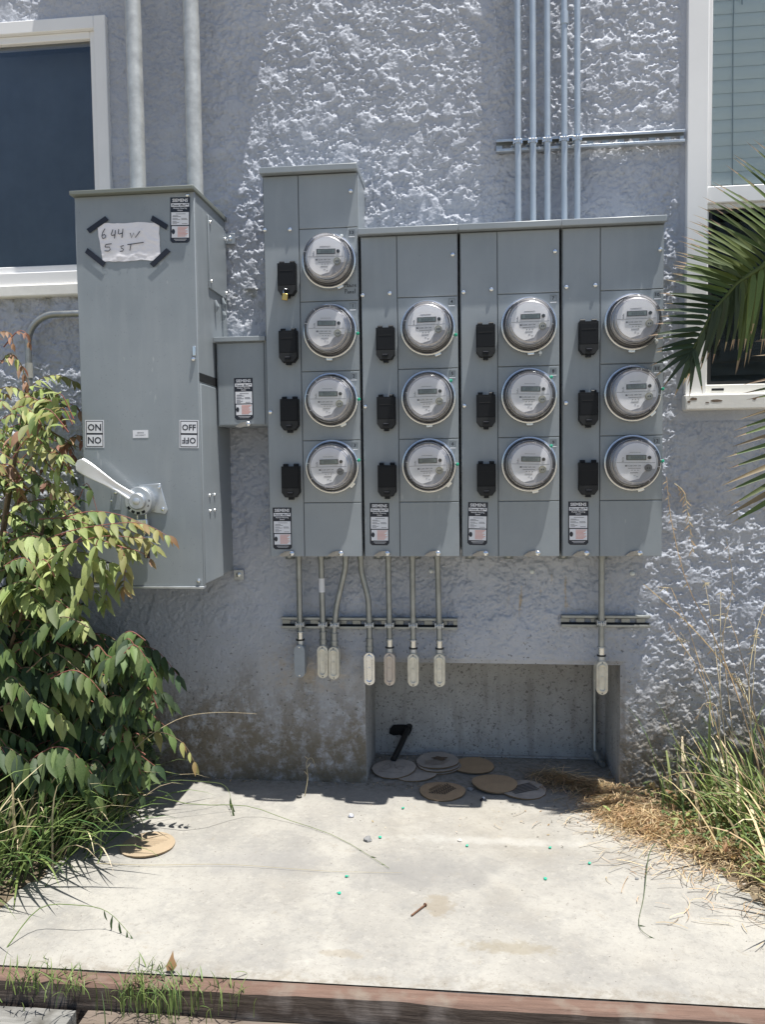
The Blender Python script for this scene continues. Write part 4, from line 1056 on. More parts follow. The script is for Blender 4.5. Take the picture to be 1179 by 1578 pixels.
CY = -.055
def lowpipe(pts, zb, mbody, kind, label, zcl=.598, threaded=False, tagm=False, dia=.0105):
    t = thing('lower_conduit', label, 'conduit', (0, 0, 0), 'short conduits hanging below the meter cabinets')
    P3 = [Vector((a, CY, b)) for a, b in pts]
    # smooth the bends
    Q = [P3[0]]
    for i in range(1, len(P3)-1):
        a, b, c = P3[i-1], P3[i], P3[i+1]
        for u in (.15, .5, .85): Q.append((a.lerp(b, .75)).lerp(b, u).lerp(b.lerp(c, .25*u), u))
    Q.append(P3[-1]); x = pts[-1][0]; Q.append(Vector((x, CY, zb+.030)))
    mb = MB(); mb.tube(Q, dia, EMTOLD, 14); mb.build('tube', t)
    x0_ = pts[0][0]
    mb = MB(); mb.tube([(x0_, CY, .858), (x0_, CY, .845)], .0155, EMTOLD, 12); mb.tube([(x0_, CY, .845), (x0_, CY, .834)], .0128, EMTOLD, 12); mb.build('top_connector', t)
    mb = MB(); m2 = GALV if not threaded else EMTOLD
    z = zb
    mb.tube([(x, CY, z+.046), (x, CY, z+.042)], .0145, m2, 14); mb.tube([(x, CY, z+.042), (x, CY, z+.018)], .0125, STEEL if not threaded else EMTOLD, 14)
    mb.tube([(x, CY, z+.018), (x, CY, z+.013)], .0155, BLACK2 if not threaded else EMTOLD, 14); mb.tube([(x, CY, z+.013), (x, CY, z-.002)], .014, m2, 14)
    mb.build('compression_fitting', t)
    clamp(t, np.interp(zcl, [p[1] for p in pts][::-1], [p[0] for p in pts][::-1]), zcl, CY, dia, GALV)
    lb_body(t, x, CY, zb, mbody, kind)
    if tagm:
        mb = MB(); mb.tube([(x0_+.001, CY, .765), (x0_+.001, CY, .715)], dia+.0006, PR_WHITE, 14); mb.build('pipe_label', t)
    return t
CASTP = mat('cast_body_pink', (.56, .49, .42), .5, .2, var=.1, vscale=40)
lowpipe([(-.600, .858), (-.600, .575)], .527, CASTG, 'flat', 'first conduit from the left under the cabinets, ending in a flat grey oval body')
lowpipe([(-.519, .858), (-.516, .575)], .526, CAST, 'dish', 'second conduit from the left with a white label and a pale oval body', threaded=True, tagm=True)
lowpipe([(-.430, .858), (-.431, .800), (-.466, .665), (-.476, .575)], .522, CAST, 'dish', 'third conduit from the left, bending leftwards beside its neighbour', threaded=True)
lowpipe([(-.376, .858), (-.375, .790), (-.350, .690), (-.348, .57)], .503, STEEL, 'dish', 'fourth conduit from the left, bending right with a bright steel body', threaded=True)
lowpipe([(-.278, .858), (-.276, .57)], .503, CASTP, 'dish', 'fifth conduit from the left, straight, with a pinkish oval body')
lowpipe([(-.192, .858), (-.192, .57)], .501, CAST, 'dish', 'sixth conduit from the left, straight, over the middle of the strut rail')
lowpipe([(-.104, .858), (-.099, .57)], .501, CAST, 'dish', 'seventh conduit from the left, at the right end of the strut rail')
lowpipe([(.461, .858), (.461, .57)], .483, CAST, 'dish', 'lone conduit below the rightmost cabinet over the corner of the niche', zcl=.612)
# conduit in the niche corner
t = thing('niche_conduit', 'thin grey conduit running down the back right corner of the niche', 'conduit')
mb = MB(); mb.tube([(.492, .285, .448), (.492, .285, .05), (.498, .27, .028), (.505, .24, .018), (.510, .20, .016)], .010, EMTOLD, 12); mb.build('tube', t)
mb = MB(); mb.tube([(.497, .275, .030), (.508, .23, .016)], .0165, EMTOLD, 12); mb.build('elbow_fitting', t)
# black drain pipe from the hole
t = thing('drain_pipe', 'black plastic drain pipe poking out of the broken hole in the niche', 'drain pipe')
mb = MB(); mb.tube([(-.238, .33, .115), (-.247, .285, .094), (-.272, .225, .050), (-.292, .18, .020)], .0118, PIPEB, 16); mb.build('pipe', t)
mb = MB(); mb.tube([(-.236, .315, .112), (-.240, .300, .106)], .0135, PIPEB, 16); mb.build('collar', t)

# ------------------------------------------------------------------ cardboard discs
def card(px, py, z, m, label, r=.082, tilt=(0, 0), rot=0, prints=None, pr=INK, seed=0):
    q = GP(px, py, z); t = thing('cardboard_disc', label, 'cardboard disc', (q.x, q.y, z), 'round cardboard discs lying on the slab')
    t.rotation_euler = (tilt[0], tilt[1], rot)
    rr = np.random.default_rng(seed); n = 44
    rad = [r*(1+.012*math.sin(3*k/n*6.28+seed)+rr.normal(0, .006)) for k in range(n)]
    hz2 = lambda a, ra: .0025*math.sin(2*a+seed)*(ra/r)**2
    mb = MB(); v = [(0, 0, .0045)]
    for fr in (.5, 1):
        for k in range(n): a = 2*math.pi*k/n; v.append((rad[k]*fr*math.cos(a), rad[k]*fr*math.sin(a), .0045+hz2(a, rad[k]*fr)))
    f = [(0, 1+k, 1+(k+1) % n) for k in range(n)]+[(1+k, 1+n+k, 1+n+(k+1) % n, 1+(k+1) % n) for k in range(n)]
    mb.add(v, f, m); v2 = [(a, b, c-.0045) for a, b, c in v]; mb.add(v2, [tuple(reversed(q_)) for q_ in f], m)
    ed = v[1+n:]+v2[1+n:]; mb.add(ed, [(k, n+k, n+(k+1) % n, (k+1) % n) for k in range(n)], CARDEDGE)
    mb.build('disc', t)
    if prints:
        mb = MB(); M = Matrix.Rotation(-math.pi/2, 4, 'X')      # x,z plane -> ground
        prints(mb, M); o = mb.build('print', t, smooth=False)
    return t
def pr_lines(rows, m=INK, y=-.0075, ang=0.0):
    def fn(mb, M):
        M2 = Matrix.Rotation(ang, 4, 'Z') @ M
        for (a, b, zc, th) in rows: mb.box(a, b, y, y+.0002, zc-th/2, zc+th/2, m, M2)
    return fn
def pr_text(mb, M):
    M2 = Matrix.Rotation(.95, 4, 'Z') @ M; y = -.0075
    for i in range(7):
        a = -.05+.004*i; n_ = 6
        x = a
        while x < .052-.002*i: mb.box(x, x+.006+.003*((i*3) % 2), y, y+.0002, .020-.008*i-.0022, .020-.008*i+.0022, INK, M2); x += .0125
    mb.box(-.03, .03, y, y+.0002, .036, .0395, mat('faint_ink', (.22, .15, .09), .9), M2); mb.box(-.034, .036, y, y+.0002, .029, .0325, mat('faint_ink', (.22, .15, .09)), M2)
def pr_hand(mb, M):
    y = -.0075
    for l in ([(-.045, .01), (-.02, .035), (-.01, .0), (-.03, -.02), (-.045, -.005)], [(.0, .03), (.01, -.01), (.03, -.025), (.04, 0), (.02, .01), (.01, -.01)], [(-.055, -.035), (.0, -.045), (.04, -.05)]):
        mb.stroke(l, .0016, y, mat('faint_ink2', (.16, .14, .12), .9), M)
GC = CARDG
card(640, 1192, .002, GC, 'grey cardboard disc mostly hidden under two neighbouring discs', seed=9)
card(607, 1185, .009, GC, 'grey cardboard disc with loopy handwriting, leftmost in the niche mouth', tilt=(.05, -.04), prints=pr_hand, seed=1, r=.084)
card(678, 1181, .003, GC, 'lowest grey cardboard disc of the small stack', seed=2)
card(676, 1178, .010, GC, 'middle grey cardboard disc of the small stack', seed=3, tilt=(.01, .02))
def pr_logo(mb, M):
    y = -.0075; m_ = mat('brown_print', (.16, .11, .07), .9)
    mb.prism([(.028*(1+.25*math.sin(5*a))*math.cos(a)+.005, .018*(1+.25*math.sin(4*a))*math.sin(a)+.012) for a in np.linspace(0, 6.28, 24, endpoint=False)], y, y+.0002, m_, M)
    for i in range(5): mb.stroke([(-.05, -.01-.012*i*.8), (.0, -.014-.012*i*.8), (.05-.006*i, -.006-.012*i*.8)], .002, y, m_, M)
card(675, 1173, .017, GC, 'topmost grey cardboard disc of the small stack, with a dark blotch', seed=4, prints=pr_logo, tilt=(.02, -.02))
card(729, 1181, .004, CARD, 'plain brown cardboard disc lying right of the small stack', seed=5)
card(806, 1218, .002, GC, 'grey cardboard disc with dark stripes, rightmost of the discs', seed=6, prints=pr_lines([(-.05, .052, .03-.011*k, .0045) for k in range(6)], m=mat('stripe_ink', (.10, .09, .085), .9), ang=.5))
card(762, 1208, .009, CARD, 'plain brown cardboard disc partly covering the striped grey one', seed=7, tilt=(.0, .03))
card(682, 1220, .002, CARD, 'brown cardboard disc with rows of slanted black print', seed=8, prints=pr_text)
CARDS = mat('tan_cardboard', (.34, .265, .18), .9, var=.06, vscale=20, bump=.25, bscale=70)
card(228, 1303, .002, CARDS, 'brown cardboard disc lying alone in the sun beside the left grass', seed=10, prints=pr_lines([(-.055+.01*(k % 3), .05-.008*k, .03-.012*k, .0012) for k in range(6)], m=mat('faint_ink', (.22, .15, .09), .9)))

# ------------------------------------------------------------------ debris
GB = mat('green_plastic_bit', (.03, .42, .27), .4)
for i, (px, py) in enumerate(((621, 1245), (586, 1290), (720, 1303), (848, 1306), (909, 1330), (841, 1354), (534, 1350), (523, 1376))):
    q = GP(px, py, .004); mb = MB(); a = random.random()*3
    M = Matrix.Translation(q) @ Matrix.Rotation(a, 4, 'Z') @ Matrix.Rotation(1.2, 4, 'X') @ Matrix.Scale(.85, 4)
    mb.lathe([(.0035, .003), (.0055, .001), (.005, -.002), (.002, -.004)], GB, 8, M=M, cap0=True, cap1=True); mb.box(.004, .0095, -.001, .001, -.001, .001, GB, M)
    lab = ('farthest green plastic scrap, at the shadow edge in front of the discs', 'green plastic scrap beside the grey stone', 'green plastic scrap in the middle of the slab', 'green plastic scrap right of the slab centre towards the straw', 'rightmost green plastic scrap on the slab', 'green plastic scrap on the painted bright band of the slab', 'green plastic scrap at the left of the slab, farther of two', 'nearest green plastic scrap at the left of the slab')[i]
    tag(mb.build('plastic_scrap'), lab, 'plastic scrap', 'green plastic scraps scattered on the slab')
def pebble(px, py, r, m, lab, seed, name='pebble', cat='pebble', grp=None):
    q = GP(px, py, r*.4); rr = np.random.default_rng(seed); mb = MB(); v = []; f = []; nu, nv = 8, 5
    for j in range(nv+1):
        for i in range(nu):
            a = 2*math.pi*i/nu; b = math.pi*j/nv-math.pi/2; k = r*(1+rr.normal(0, .12)); v.append((k*math.cos(a)*math.cos(b)*1.2, k*math.sin(a)*math.cos(b), k*.7*math.sin(b)))
    f = [(j*nu+i, j*nu+(i+1) % nu, (j+1)*nu+(i+1) % nu, (j+1)*nu+i) for j in range(nv) for i in range(nu)]
    mb.add(v, f, m, Matrix.Translation(q)); tag(mb.build(name), lab, cat, grp)
STONE = mat('grey_stone', (.22, .22, .22), .9, var=.2, vscale=60)
pebble(567, 1293, .012, STONE, 'grey stone lying in front of the shadow, left of the slab centre', 1)
pebble(541, 1257, .009, mat('crumpled_foil', (.55, .56, .62), .4, .5), 'small crumpled scrap of pale foil at the shadow edge', 2, 'foil_scrap', 'scrap')
pebble(461, 1228, .008, BLACK2, 'dark crumb near the weed sprout at the wall foot', 3)
pebble(725, 1216, .010, STONE, 'grey stone chip between the printed brown disc and the striped one', 4)
pebble(982, 1354, .005, STONE, 'tiny dark pebble at the right of the slab', 5)
pebble(709, 1295, .006, mat('pale_chip', (.6, .57, .52), .9), 'pale chip near the middle of the slab', 6)
t = thing('wire_nut', 'tiny black and white plastic cap beside the striped cardboard disc', 'plastic cap'); q = GP(744, 1231, .004)
mb = MB(); mb.tube([q+Vector((-.006, -.012, 0)), q], .0045, PR_BLACK, 8); mb.build('dark_end', t); mb = MB(); mb.tube([q, q+Vector((.004, .010, 0))], .0045, PR_WHITE, 8); mb.build('pale_end', t)
q = GP(646, 1402, .004); mb = MB(); mb.tube([q+Vector((-.018, -.028, 0)), q+Vector((.014, .022, .001))], .0024, RUST, 7); mb.tube([q+Vector((.014, .022, .001)), q+Vector((.0155, .0245, .001))], .005, RUST, 8)
tag(mb.build('rusty_nail'), 'rusty nail lying on the concrete in the middle foreground', 'nail')
# specks of grit: nobody could count them
mb = MB(); rr = random.Random(4); GR = mat('grit', (.16, .14, .12), .9)
for i in range(320):
    x, y = rr.uniform(-1.1, .95), rr.uniform(-1.12, .02)
    s = rr.uniform(.0004, .0012)*(1.4 if y > -.2 else 1); M = Matrix.Translation((x, y, .0)) @ Matrix.Rotation(rr.random()*3, 4, 'Z')
    mb.box(-s, s, -s*.7, s*.7, -.001, s, GR, M)
tag(mb.build('grit', smooth=False), 'fine dark grit scattered over the concrete slab', 'grit', kind='stuff')
# dead leaf on the timber
q = GP(262, 1496, .008)
mb = MB(); mb.add([(-.008, 0, 0), (.008, 0, .001), (.014, .006, .010), (.004, .014, .022), (0, .02, .036), (-.006, .012, .020), (-.012, .004, .008)], [(0, 1, 2, 3, 4, 5, 6)], L_DRY, Matrix.Translation(q))
tag(mb.build('dead_leaf'), 'small curled brown leaf standing on the red timber edging', 'leaf')

# ------------------------------------------------------------------ vegetation helpers
def frame(d, n):
    d = Vector(d).normalized(); n = Vector(n); s = d.cross(n)
    if s.length < 1e-4: s = d.cross(Vector((1, 0, 0)))
    s.normalize(); n = s.cross(d); return Matrix((s, d, n)).transposed()
def leaflet_geo(kind=0):
    # blade of unit length along +y, folded on its midrib and curled
    prof = [(0, .02), (.08, .09), (.22, .15), (.40, .165), (.60, .13), (.80, .07), (1.0, .004)]
    if kind == 1: prof = [(0, .02), (.08, .12), (.22, .185), (.42, .19), (.62, .15), (.82, .065), (1.0, .004)]
    if kind == 2: prof = [(0, .02), (.10, .08), (.28, .15), (.5, .155), (.7, .12), (.86, .06), (1.0, .004)]
    curl = (-.16, -.30, -.08)[kind]; side = (.03, -.05, .06)[kind]
    v = []; f = []
    for t, w in prof:
        z = curl*t*t; sx = side*math.sin(t*3)
        wl = w*(1+.08*math.sin(t*17+kind)); v += [(sx-wl, t, z+.30*w), (sx, t, z), (sx+w, t, z+.30*w)]
    for i in range(len(prof)-1):
        a = 3*i; f += [(a, a+1, a+4, a+3), (a+1, a+2, a+5, a+4)]
    return v, f
LG = [leaflet_geo(k) for k in range(3)]
LM = {}
def leaf_mesh(kind, m):
    if (kind, m.name) not in LM:
        mb = MB(); mb.add(*LG[kind], m); LM[(kind, m.name)] = mb.mesh('leaflet')
    return LM[(kind, m.name)]

class Shrub:
    def __init__(s, root): s.root = root; s.leaves = []; s.stem = MB()
    def frond(s, pts, n, L, cols, rnd, hang=.6, r=.0022, spread=1.0, lastcols=None):
        pts = [Vector(p) for p in pts]
        # resample smoothly
        m = 14; out = []
        k = len(pts)-1
        for i in range(m+1):
            u = i/m*k; j = min(int(u), k-1); t = u-j
            p0, p1, p2, p3 = pts[max(j-1, 0)], pts[j], pts[j+1], pts[min(j+2, k)]
            out.append(.5*((2*p1)+(p2-p0)*t+(2*p0-5*p1+4*p2-p3)*t*t+(3*p1-3*p2+p3-p0)*t**3))
        s.stem.tube(out, [r*(1-.6*i/m) for i in range(m+1)], STEMR if rnd.random() < .7 else STEMB, 5)
        for i in range(n):
            u = .10+.88*i/max(1, n-1); x = u*m; j = min(int(x), m-1); p = out[j].lerp(out[j+1], x-j); tan = (out[j+1]-out[j]).normalized()
            side = tan.cross(Vector((0, 0, 1)))
            if side.length < .2: side = Vector((1, 0, 0))
            side.normalize()
            for sg in (-1, 1):
                d = side*sg*.75*spread+tan*(.45+.2*rnd.random())+Vector((0, 0, -hang-.3*rnd.random()))+Vector((rnd.uniform(-.2, .2), rnd.uniform(-.2, .2), 0))
                nrm = Vector((rnd.uniform(-.3, .4), -.40+rnd.uniform(-.25, .25), 1))-d*.2
                ll = L*(.75+.35*math.sin(math.pi*min(1, u*1.1)))*rnd.uniform(.8, 1.15)
                cc = lastcols if (lastcols and u > .62) else cols
                s.leaves.append((p, d, nrm, ll, rnd.choice(cc), rnd.randrange(3)))
        d = (out[-1]-out[-2])+Vector((0, 0, -.004)); s.leaves.append((out[-1], d, Vector((0, -.5, 1)), L*.8, rnd.choice(lastcols or cols), rnd.randrange(3)))
    def finish(s, nmax=300, name='leaflet'):
        s.stem.build('stem', s.root)
        s.leaves.sort(key=lambda l: -l[3]/max(.2, (l[0]-CAM).length)*(1.0 if l[0].y < -.3 else .6))
        rest = MB(); inv = s.root.location
        for i, (p, d, nrm, ll, m, k) in enumerate(s.leaves):
            M3 = frame(d, nrm)*ll; M = Matrix.Translation(p-inv) @ M3.to_4x4()
            if i < nmax:
                o = bpy.data.objects.new(name, leaf_mesh(k, m)); COL.objects.link(o); o.parent = s.root; o.matrix_local = M
            else: rest.add(*LG[k], m, M)
        if rest.v: rest.build('foliage_mass', s.root)['kind'] = 'stuff'

# ------------------------------------------------------------------ left shrub (pinnate leaves)
rnd = random.Random(21)
sh = thing('leafy_shrub', 'tall dense green shrub with drooping feathery leaves and reddish tips, left of the big cabinet', 'shrub', (0, 0, 0))
sb = Shrub(sh)
def WP(lst, Y): return [W(x, y, Y[i] if isinstance(Y, (list, tuple)) else Y) for i, (x, y) in enumerate(lst)]
root_p = Vector((-1.62, -.33, 0))
for tx, ty, Y, r in ((40, 600, -.25, .012), (100, 700, -.22, .009), (10, 760, -.45, .010), (60, 860, -.55, .009), (150, 1000, -.3, .007), (-60, 640, -.2, .01), (-40, 900, -.5, .01)):
    e = W(tx, ty, Y); mdl = root_p.lerp(e, .5)+Vector((rnd.uniform(-.08, .02), rnd.uniform(-.05, .05), .06))
    sb.stem.tube([root_p+Vector((rnd.uniform(-.05, .05), rnd.uniform(-.05, .05), 0)), mdl, e], [r, r*.8, r*.4], STEMB, 7)
LT, GN, DK, RD, YL, DR = L_LIGHT, L_GREEN, L_DARK, L_RED, L_YEL, L_DRY
hero = [
 ([(40, 845), (95, 822), (150, 810), (215, 806), (258, 826)], -.50, 10, .066, [LT, LT, YL], [LT, YL, DR]),
 ([(60, 850), (110, 838), (160, 826), (225, 830)], -.52, 8, .060, [LT], [LT, YL]),
 ([(150, 832), (137, 870), (124, 915), (112, 955)], -.55, 6, .080, [LT], None),
 ([(185, 842), (192, 860), (192, 885), (190, 905)], -.52, 6, .062, [LT, YL], [YL, DR]),
 ([(155, 832), (185, 842), (215, 850), (232, 862)], -.51, 3, .045, [LT], [DR]),
 ([(125, 828), (90, 852), (55, 878), (25, 905), (10, 930)], -.56, 8, .085, [LT, GN], None),
 ([(20, 860), (80, 830), (140, 812), (200, 818), (238, 840)], -.47, 11, .068, [LT, LT, GN], [LT, YL]),
 ([(0, 880), (60, 858), (120, 850), (172, 868)], -.50, 10, .074, [LT, LT, GN], [LT]),
 ([(60, 800), (110, 800), (165, 822), (205, 850)], -.46, 10, .064, [LT, GN], [LT, YL]),
 ([(20, 905), (70, 888), (120, 892), (160, 925)], -.48, 9, .076, [LT, GN], [LT]),
 ([(150, 860), (160, 880), (165, 905), (160, 930)], -.50, 6, .064, [LT], [LT]),
 ([(60, 870), (75, 900), (82, 930), (80, 955)], -.55, 7, .075, [LT], None),
 ([(90, 800), (140, 788), (190, 795), (228, 812)], -.45, 9, .056, [LT, GN], [YL, LT]),
 ([(0, 1000), (49, 986), (109, 999), (168, 1037)], -.50, 11, .085, [GN, GN, LT], [LT]),
 ([(0, 1046), (41, 1028), (87, 1046), (122, 1076)], -.55, 9, .085, [GN, DK], [LT]),
 ([(49, 953), (109, 964), (150, 985), (172, 1020)], -.42, 10, .080, [GN, DK], None),
 ([(150, 985), (200, 994), (240, 1002), (275, 1042)], -.30, 9, .075, [DK], None),
 ([(120, 1010), (170, 1030), (215, 1045), (262, 1080)], -.33, 9, .080, [DK, GN], None),
 ([(130, 1060), (180, 1070), (220, 1090), (255, 1120)], -.35, 9, .080, [DK, GN], None),
 ([(150, 1178), (195, 1140), (245, 1128), (282, 1146), (300, 1176)], -.42, 8, .052, [YL, YL, GN], [YL, DR]),
 ([(0, 1090), (40, 1075), (75, 1090), (100, 1110)], -.6, 7, .085, [LT, GN], [LT]),
 ([(35, 612), (60, 585), (90, 578), (114, 588)], -.24, 9, .050, [GN, LT], [YL]),
 ([(30, 625), (50, 606), (70, 598), (84, 606)], -.24, 7, .048, [LT], None),
 ([(0, 560), (15, 545), (32, 562), (40, 590)], -.26, 7, .050, [YL, RD, LT], [RD]),
 ([(-20, 610), (10, 596), (36, 604), (55, 625)], -.28, 8, .052, [YL, LT], [RD, DR]),
 ([(40, 650), (80, 622), (118, 628), (138, 668)], -.25, 8, .055, [LT, GN], [RD, DR]),
 ([(45, 690), (70, 665), (100, 680), (112, 702)], -.28, 7, .050, [GN, LT], [RD]),
 ([(-20, 730), (10, 715), (28, 735), (30, 768)], -.35, 7, .060, [DR, RD], [RD]),
 ([(20, 780), (50, 748), (80, 745), (104, 760)], -.33, 8, .052, [LT, GN], [YL, DR]),
 ([(0, 800), (40, 775), (90, 770), (130, 792)], -.36, 9, .062, [GN, LT], [LT]),
 ([(80, 812), (110, 790), (130, 796), (148, 812)], -.42, 6, .060, [LT], None),
 ([(-30, 545), (-5, 515), (12, 512), (20, 530)], -.27, 6, .036, [RD], [RD]),
 ([(5, 535), (25, 512), (38, 512), (44, 528)], -.27, 4, .034, [RD], [RD]),
 ([(60, 735), (85, 690), (96, 690), (104, 715)], -.3, 6, .045, [RD, DR], [RD]),
 ([(50, 665), (66, 640), (86, 632), (98, 650)], -.27, 7, .045, [DR, RD, YL], [RD]),
 ([(80, 720), (96, 690), (118, 670), (134, 690)], -.29, 7, .052, [GN, DR], [RD]),
 ([(-20, 690), (14, 660), (40, 655), (66, 680)], -.31, 8, .055, [LT, GN], [YL, RD]),
 ([(-10, 860), (20, 828), (60, 822), (90, 838)], -.45, 8, .070, [LT, GN], [LT]),
 ([(100, 790), (120, 770), (134, 745), (150, 790)], -.40, 5, .055, [DK, GN], None),
 ([(180, 1000), (196, 985), (205, 1000), (200, 1030)], -.25, 5, .03, [RD, DR], [DR]),
]
for pts, Y, n, L, cols, last in hero:
    n0 = len(pts)
    sb.frond(WP(pts, Y), n, L, cols, rnd, hang=.75 if pts[0][1] > 960 else .42, lastcols=last)
def inreg(x, y):
    if y < 620: return x < 75
    if y < 800: return x < 120
    if y < 900: return x < 118
    if y < 980: return x < 150
    if y < 1110: return x < 250
    return x < 240
cnt = 0
while cnt < 400:
    x, y = rnd.uniform(-130, 240), (rnd.uniform(570, 1200) if rnd.random() < .6 else rnd.uniform(900, 1210))
    if not inreg(x+20, y) or (y < 680 and rnd.random() < .3): continue
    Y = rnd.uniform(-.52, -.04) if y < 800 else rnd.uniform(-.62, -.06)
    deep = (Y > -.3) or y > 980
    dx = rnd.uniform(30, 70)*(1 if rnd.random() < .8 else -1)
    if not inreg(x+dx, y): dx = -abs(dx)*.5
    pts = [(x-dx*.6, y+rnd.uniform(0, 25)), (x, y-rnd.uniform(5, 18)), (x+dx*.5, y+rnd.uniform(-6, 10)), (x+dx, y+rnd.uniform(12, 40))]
    cols = [DK, DK, GN] if deep and y > 820 else [LT, LT, GN]  # low and deep fronds take darker leaves, self shade put into colour
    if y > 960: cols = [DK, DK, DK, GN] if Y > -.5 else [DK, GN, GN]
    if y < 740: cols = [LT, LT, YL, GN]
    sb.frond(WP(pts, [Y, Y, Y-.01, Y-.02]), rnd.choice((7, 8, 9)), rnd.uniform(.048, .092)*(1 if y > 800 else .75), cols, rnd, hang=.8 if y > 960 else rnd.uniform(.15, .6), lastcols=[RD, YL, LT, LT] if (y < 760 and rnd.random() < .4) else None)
    cnt += 1
sb.finish(300)

# ------------------------------------------------------------------ palm at right
pl = thing('palm', 'green palm with feathery fronds reaching in from the right over the window', 'palm', (0, 0, 0))
def pleaf_geo(rows=5):
    v = []; f = []
    ws = [.35, 1, .9, .6, .30, .02]; ts = [0, .12, .35, .62, .84, 1.0]
    for t, w in zip(ts, ws):
        z = -.10*t*t; v += [(-w, t, z+.35*w*.06), (0, t, z), (w, t, z+.35*w*.06)]
    for i in range(5): a = 3*i; f += [(a, a+1, a+4, a+3), (a+1, a+2, a+5, a+4)]
    return v, f
PV, PF = pleaf_geo(); PLM = {}
for m_ in (PALM, PALMD, PALMTIP):
    mb = MB(); mb.add(PV, PF, m_); 
    if m_ is not PALMTIP:
        i = mb.mi(PALMTIP)
        for k in (8, 9): mb.m[k] = i
    PLM[m_.name] = mb.mesh('palm_leaflet')
def pfrond(pts, Ys, leaves, r0=.008):
    P3 = [W(x, y, Y) for (x, y), Y in zip(pts, Ys)]
    mb = MB(); n = len(P3); mb.tube(P3, [r0*(1-.75*i/(n-1)) for i in range(n)], PALM, 8)
    fr = mb.build('frond_stalk', pl)
    for (bx_, by_), (tx, ty), yb, yt, w, m in leaves:
        b = W(bx_, by_, yb); e = W(tx, ty, yt); d = e-b; L = d.length
        M3 = frame(d, Vector((.2, -1, .5))); 
        M = Matrix.Translation(b) @ (M3 @ Matrix.Diagonal((w, L, L))).to_4x4()
        o = bpy.data.objects.new('leaflet', PLM[m.name]); COL.objects.link(o); o.parent = fr; o.matrix_local = M
lv = []; rp = random.Random(8)
spine = [(1260, 360), (1179, 408), (1138, 435), (1100, 478), (1069, 537)]
def sp(u):
    x = u*(len(spine)-1); j = min(int(x), len(spine)-2); t = x-j
    return (spine[j][0]*(1-t)+spine[j+1][0]*t, spine[j][1]*(1-t)+spine[j+1][1]*t)
YB = -.33
# upper side, pointing up-left; lower side hanging down
for k in range(27):
    u = .06+.92*k/26; b = sp(u)
    ang = math.radians(128+62*(u**1.2)+rp.uniform(-4, 4)); L = 132-66*u+rp.uniform(-8, 8)
    tip = (b[0]+L*math.cos(ang), b[1]-L*math.sin(ang))
    lv.append((b, tip, YB, YB-.05+rp.uniform(-.03, .05), .0095, PALM if u < .62 else PALMD))
for k in range(26):
    u = .06+.92*k/25; b = sp(u)
    ang = math.radians(275-22*u+rp.uniform(-5, 5)); L = 125-45*u+rp.uniform(-10, 12)
    if u > .93: ang = math.radians(250)
    tip = (b[0]+L*math.cos(ang), b[1]-L*math.sin(ang))
    lv.append((b, tip, YB, YB+rp.uniform(-.02, .08), .0095, PALM if u < .5 else PALMD))
for a_, L in ((232, 74), (250, 78), (215, 72), (268, 74), (285, 70), (200, 70)):
    b = spine[-1]; lv.append((b, (b[0]+L*math.cos(math.radians(a_)), b[1]-L*math.sin(math.radians(a_))), YB, YB-.02, .009, PALMD))
pfrond(spine, [-.36, -.34, -.33, -.33, -.33], lv)
lv = []; spine = [(1330, 300), (1250, 330), (1200, 380), (1165, 420), (1150, 445)]
for k in range(22):
    u = .05+.93*k/21; b = sp(u)
    ang = math.radians(118+48*u+rp.uniform(-4, 4)); L = 165-50*u
    lv.append((b, (b[0]+L*math.cos(ang), b[1]-L*math.sin(ang)), -.27, -.25+rp.uniform(-.03, .03), .0095, PALM))
for k in range(16):
    u = .1+.85*k/15; b = sp(u); ang = math.radians(272-10*u+rp.uniform(-4, 4)); L = 165-30*u
    lv.append((b, (b[0]+L*math.cos(ang), b[1]-L*math.sin(ang)), -.27, -.28, .0095, PALM))
pfrond(spine, [-.3, -.28, -.27, -.27, -.27], lv)
lv = []; spine = [(1330, 500), (1285, 580), (1245, 640), (1212, 710), (1196, 770)]
for k in range(17):
    u = .02+.96*k/16; b = sp(u); ang = math.radians(178+32*u+rp.uniform(-5, 5)); L = 150-70*u+rp.uniform(-8, 8)
    lv.append((b, (b[0]+L*math.cos(ang), b[1]-L*math.sin(ang)), -.30, -.34+rp.uniform(-.03, .03), .009, PALM if k % 3 else PALMTIP))
    lv.append((b, (b[0]+L*math.cos(-ang+3.4), b[1]-L*math.sin(-ang+3.4)), -.30, -.28, .009, PALM))
pfrond(spine, [-.4, -.34, -.3, -.3, -.3], lv)
mb = MB(); q = [Vector((1.95, -.35, 0)), Vector((1.93, -.35, .6)), Vector((1.88, -.36, 1.2)), Vector((1.82, -.36, 1.75))]
mb.tube(q, [.09, .075, .065, .05], STEMB, 14); mb.build('trunk', pl)
mb = MB()
for e in ((1260, 360, -.36), (1330, 300, -.3), (1330, 500, -.4)):
    w_ = W(*e); mb.tube([Vector((1.83, -.36, 1.72)), Vector((1.83, -.36, 1.72)).lerp(w_, .5)+Vector((0, 0, .05)), w_], [.014, .011, .009], PALM, 8)
mb.build('frond_base', pl)

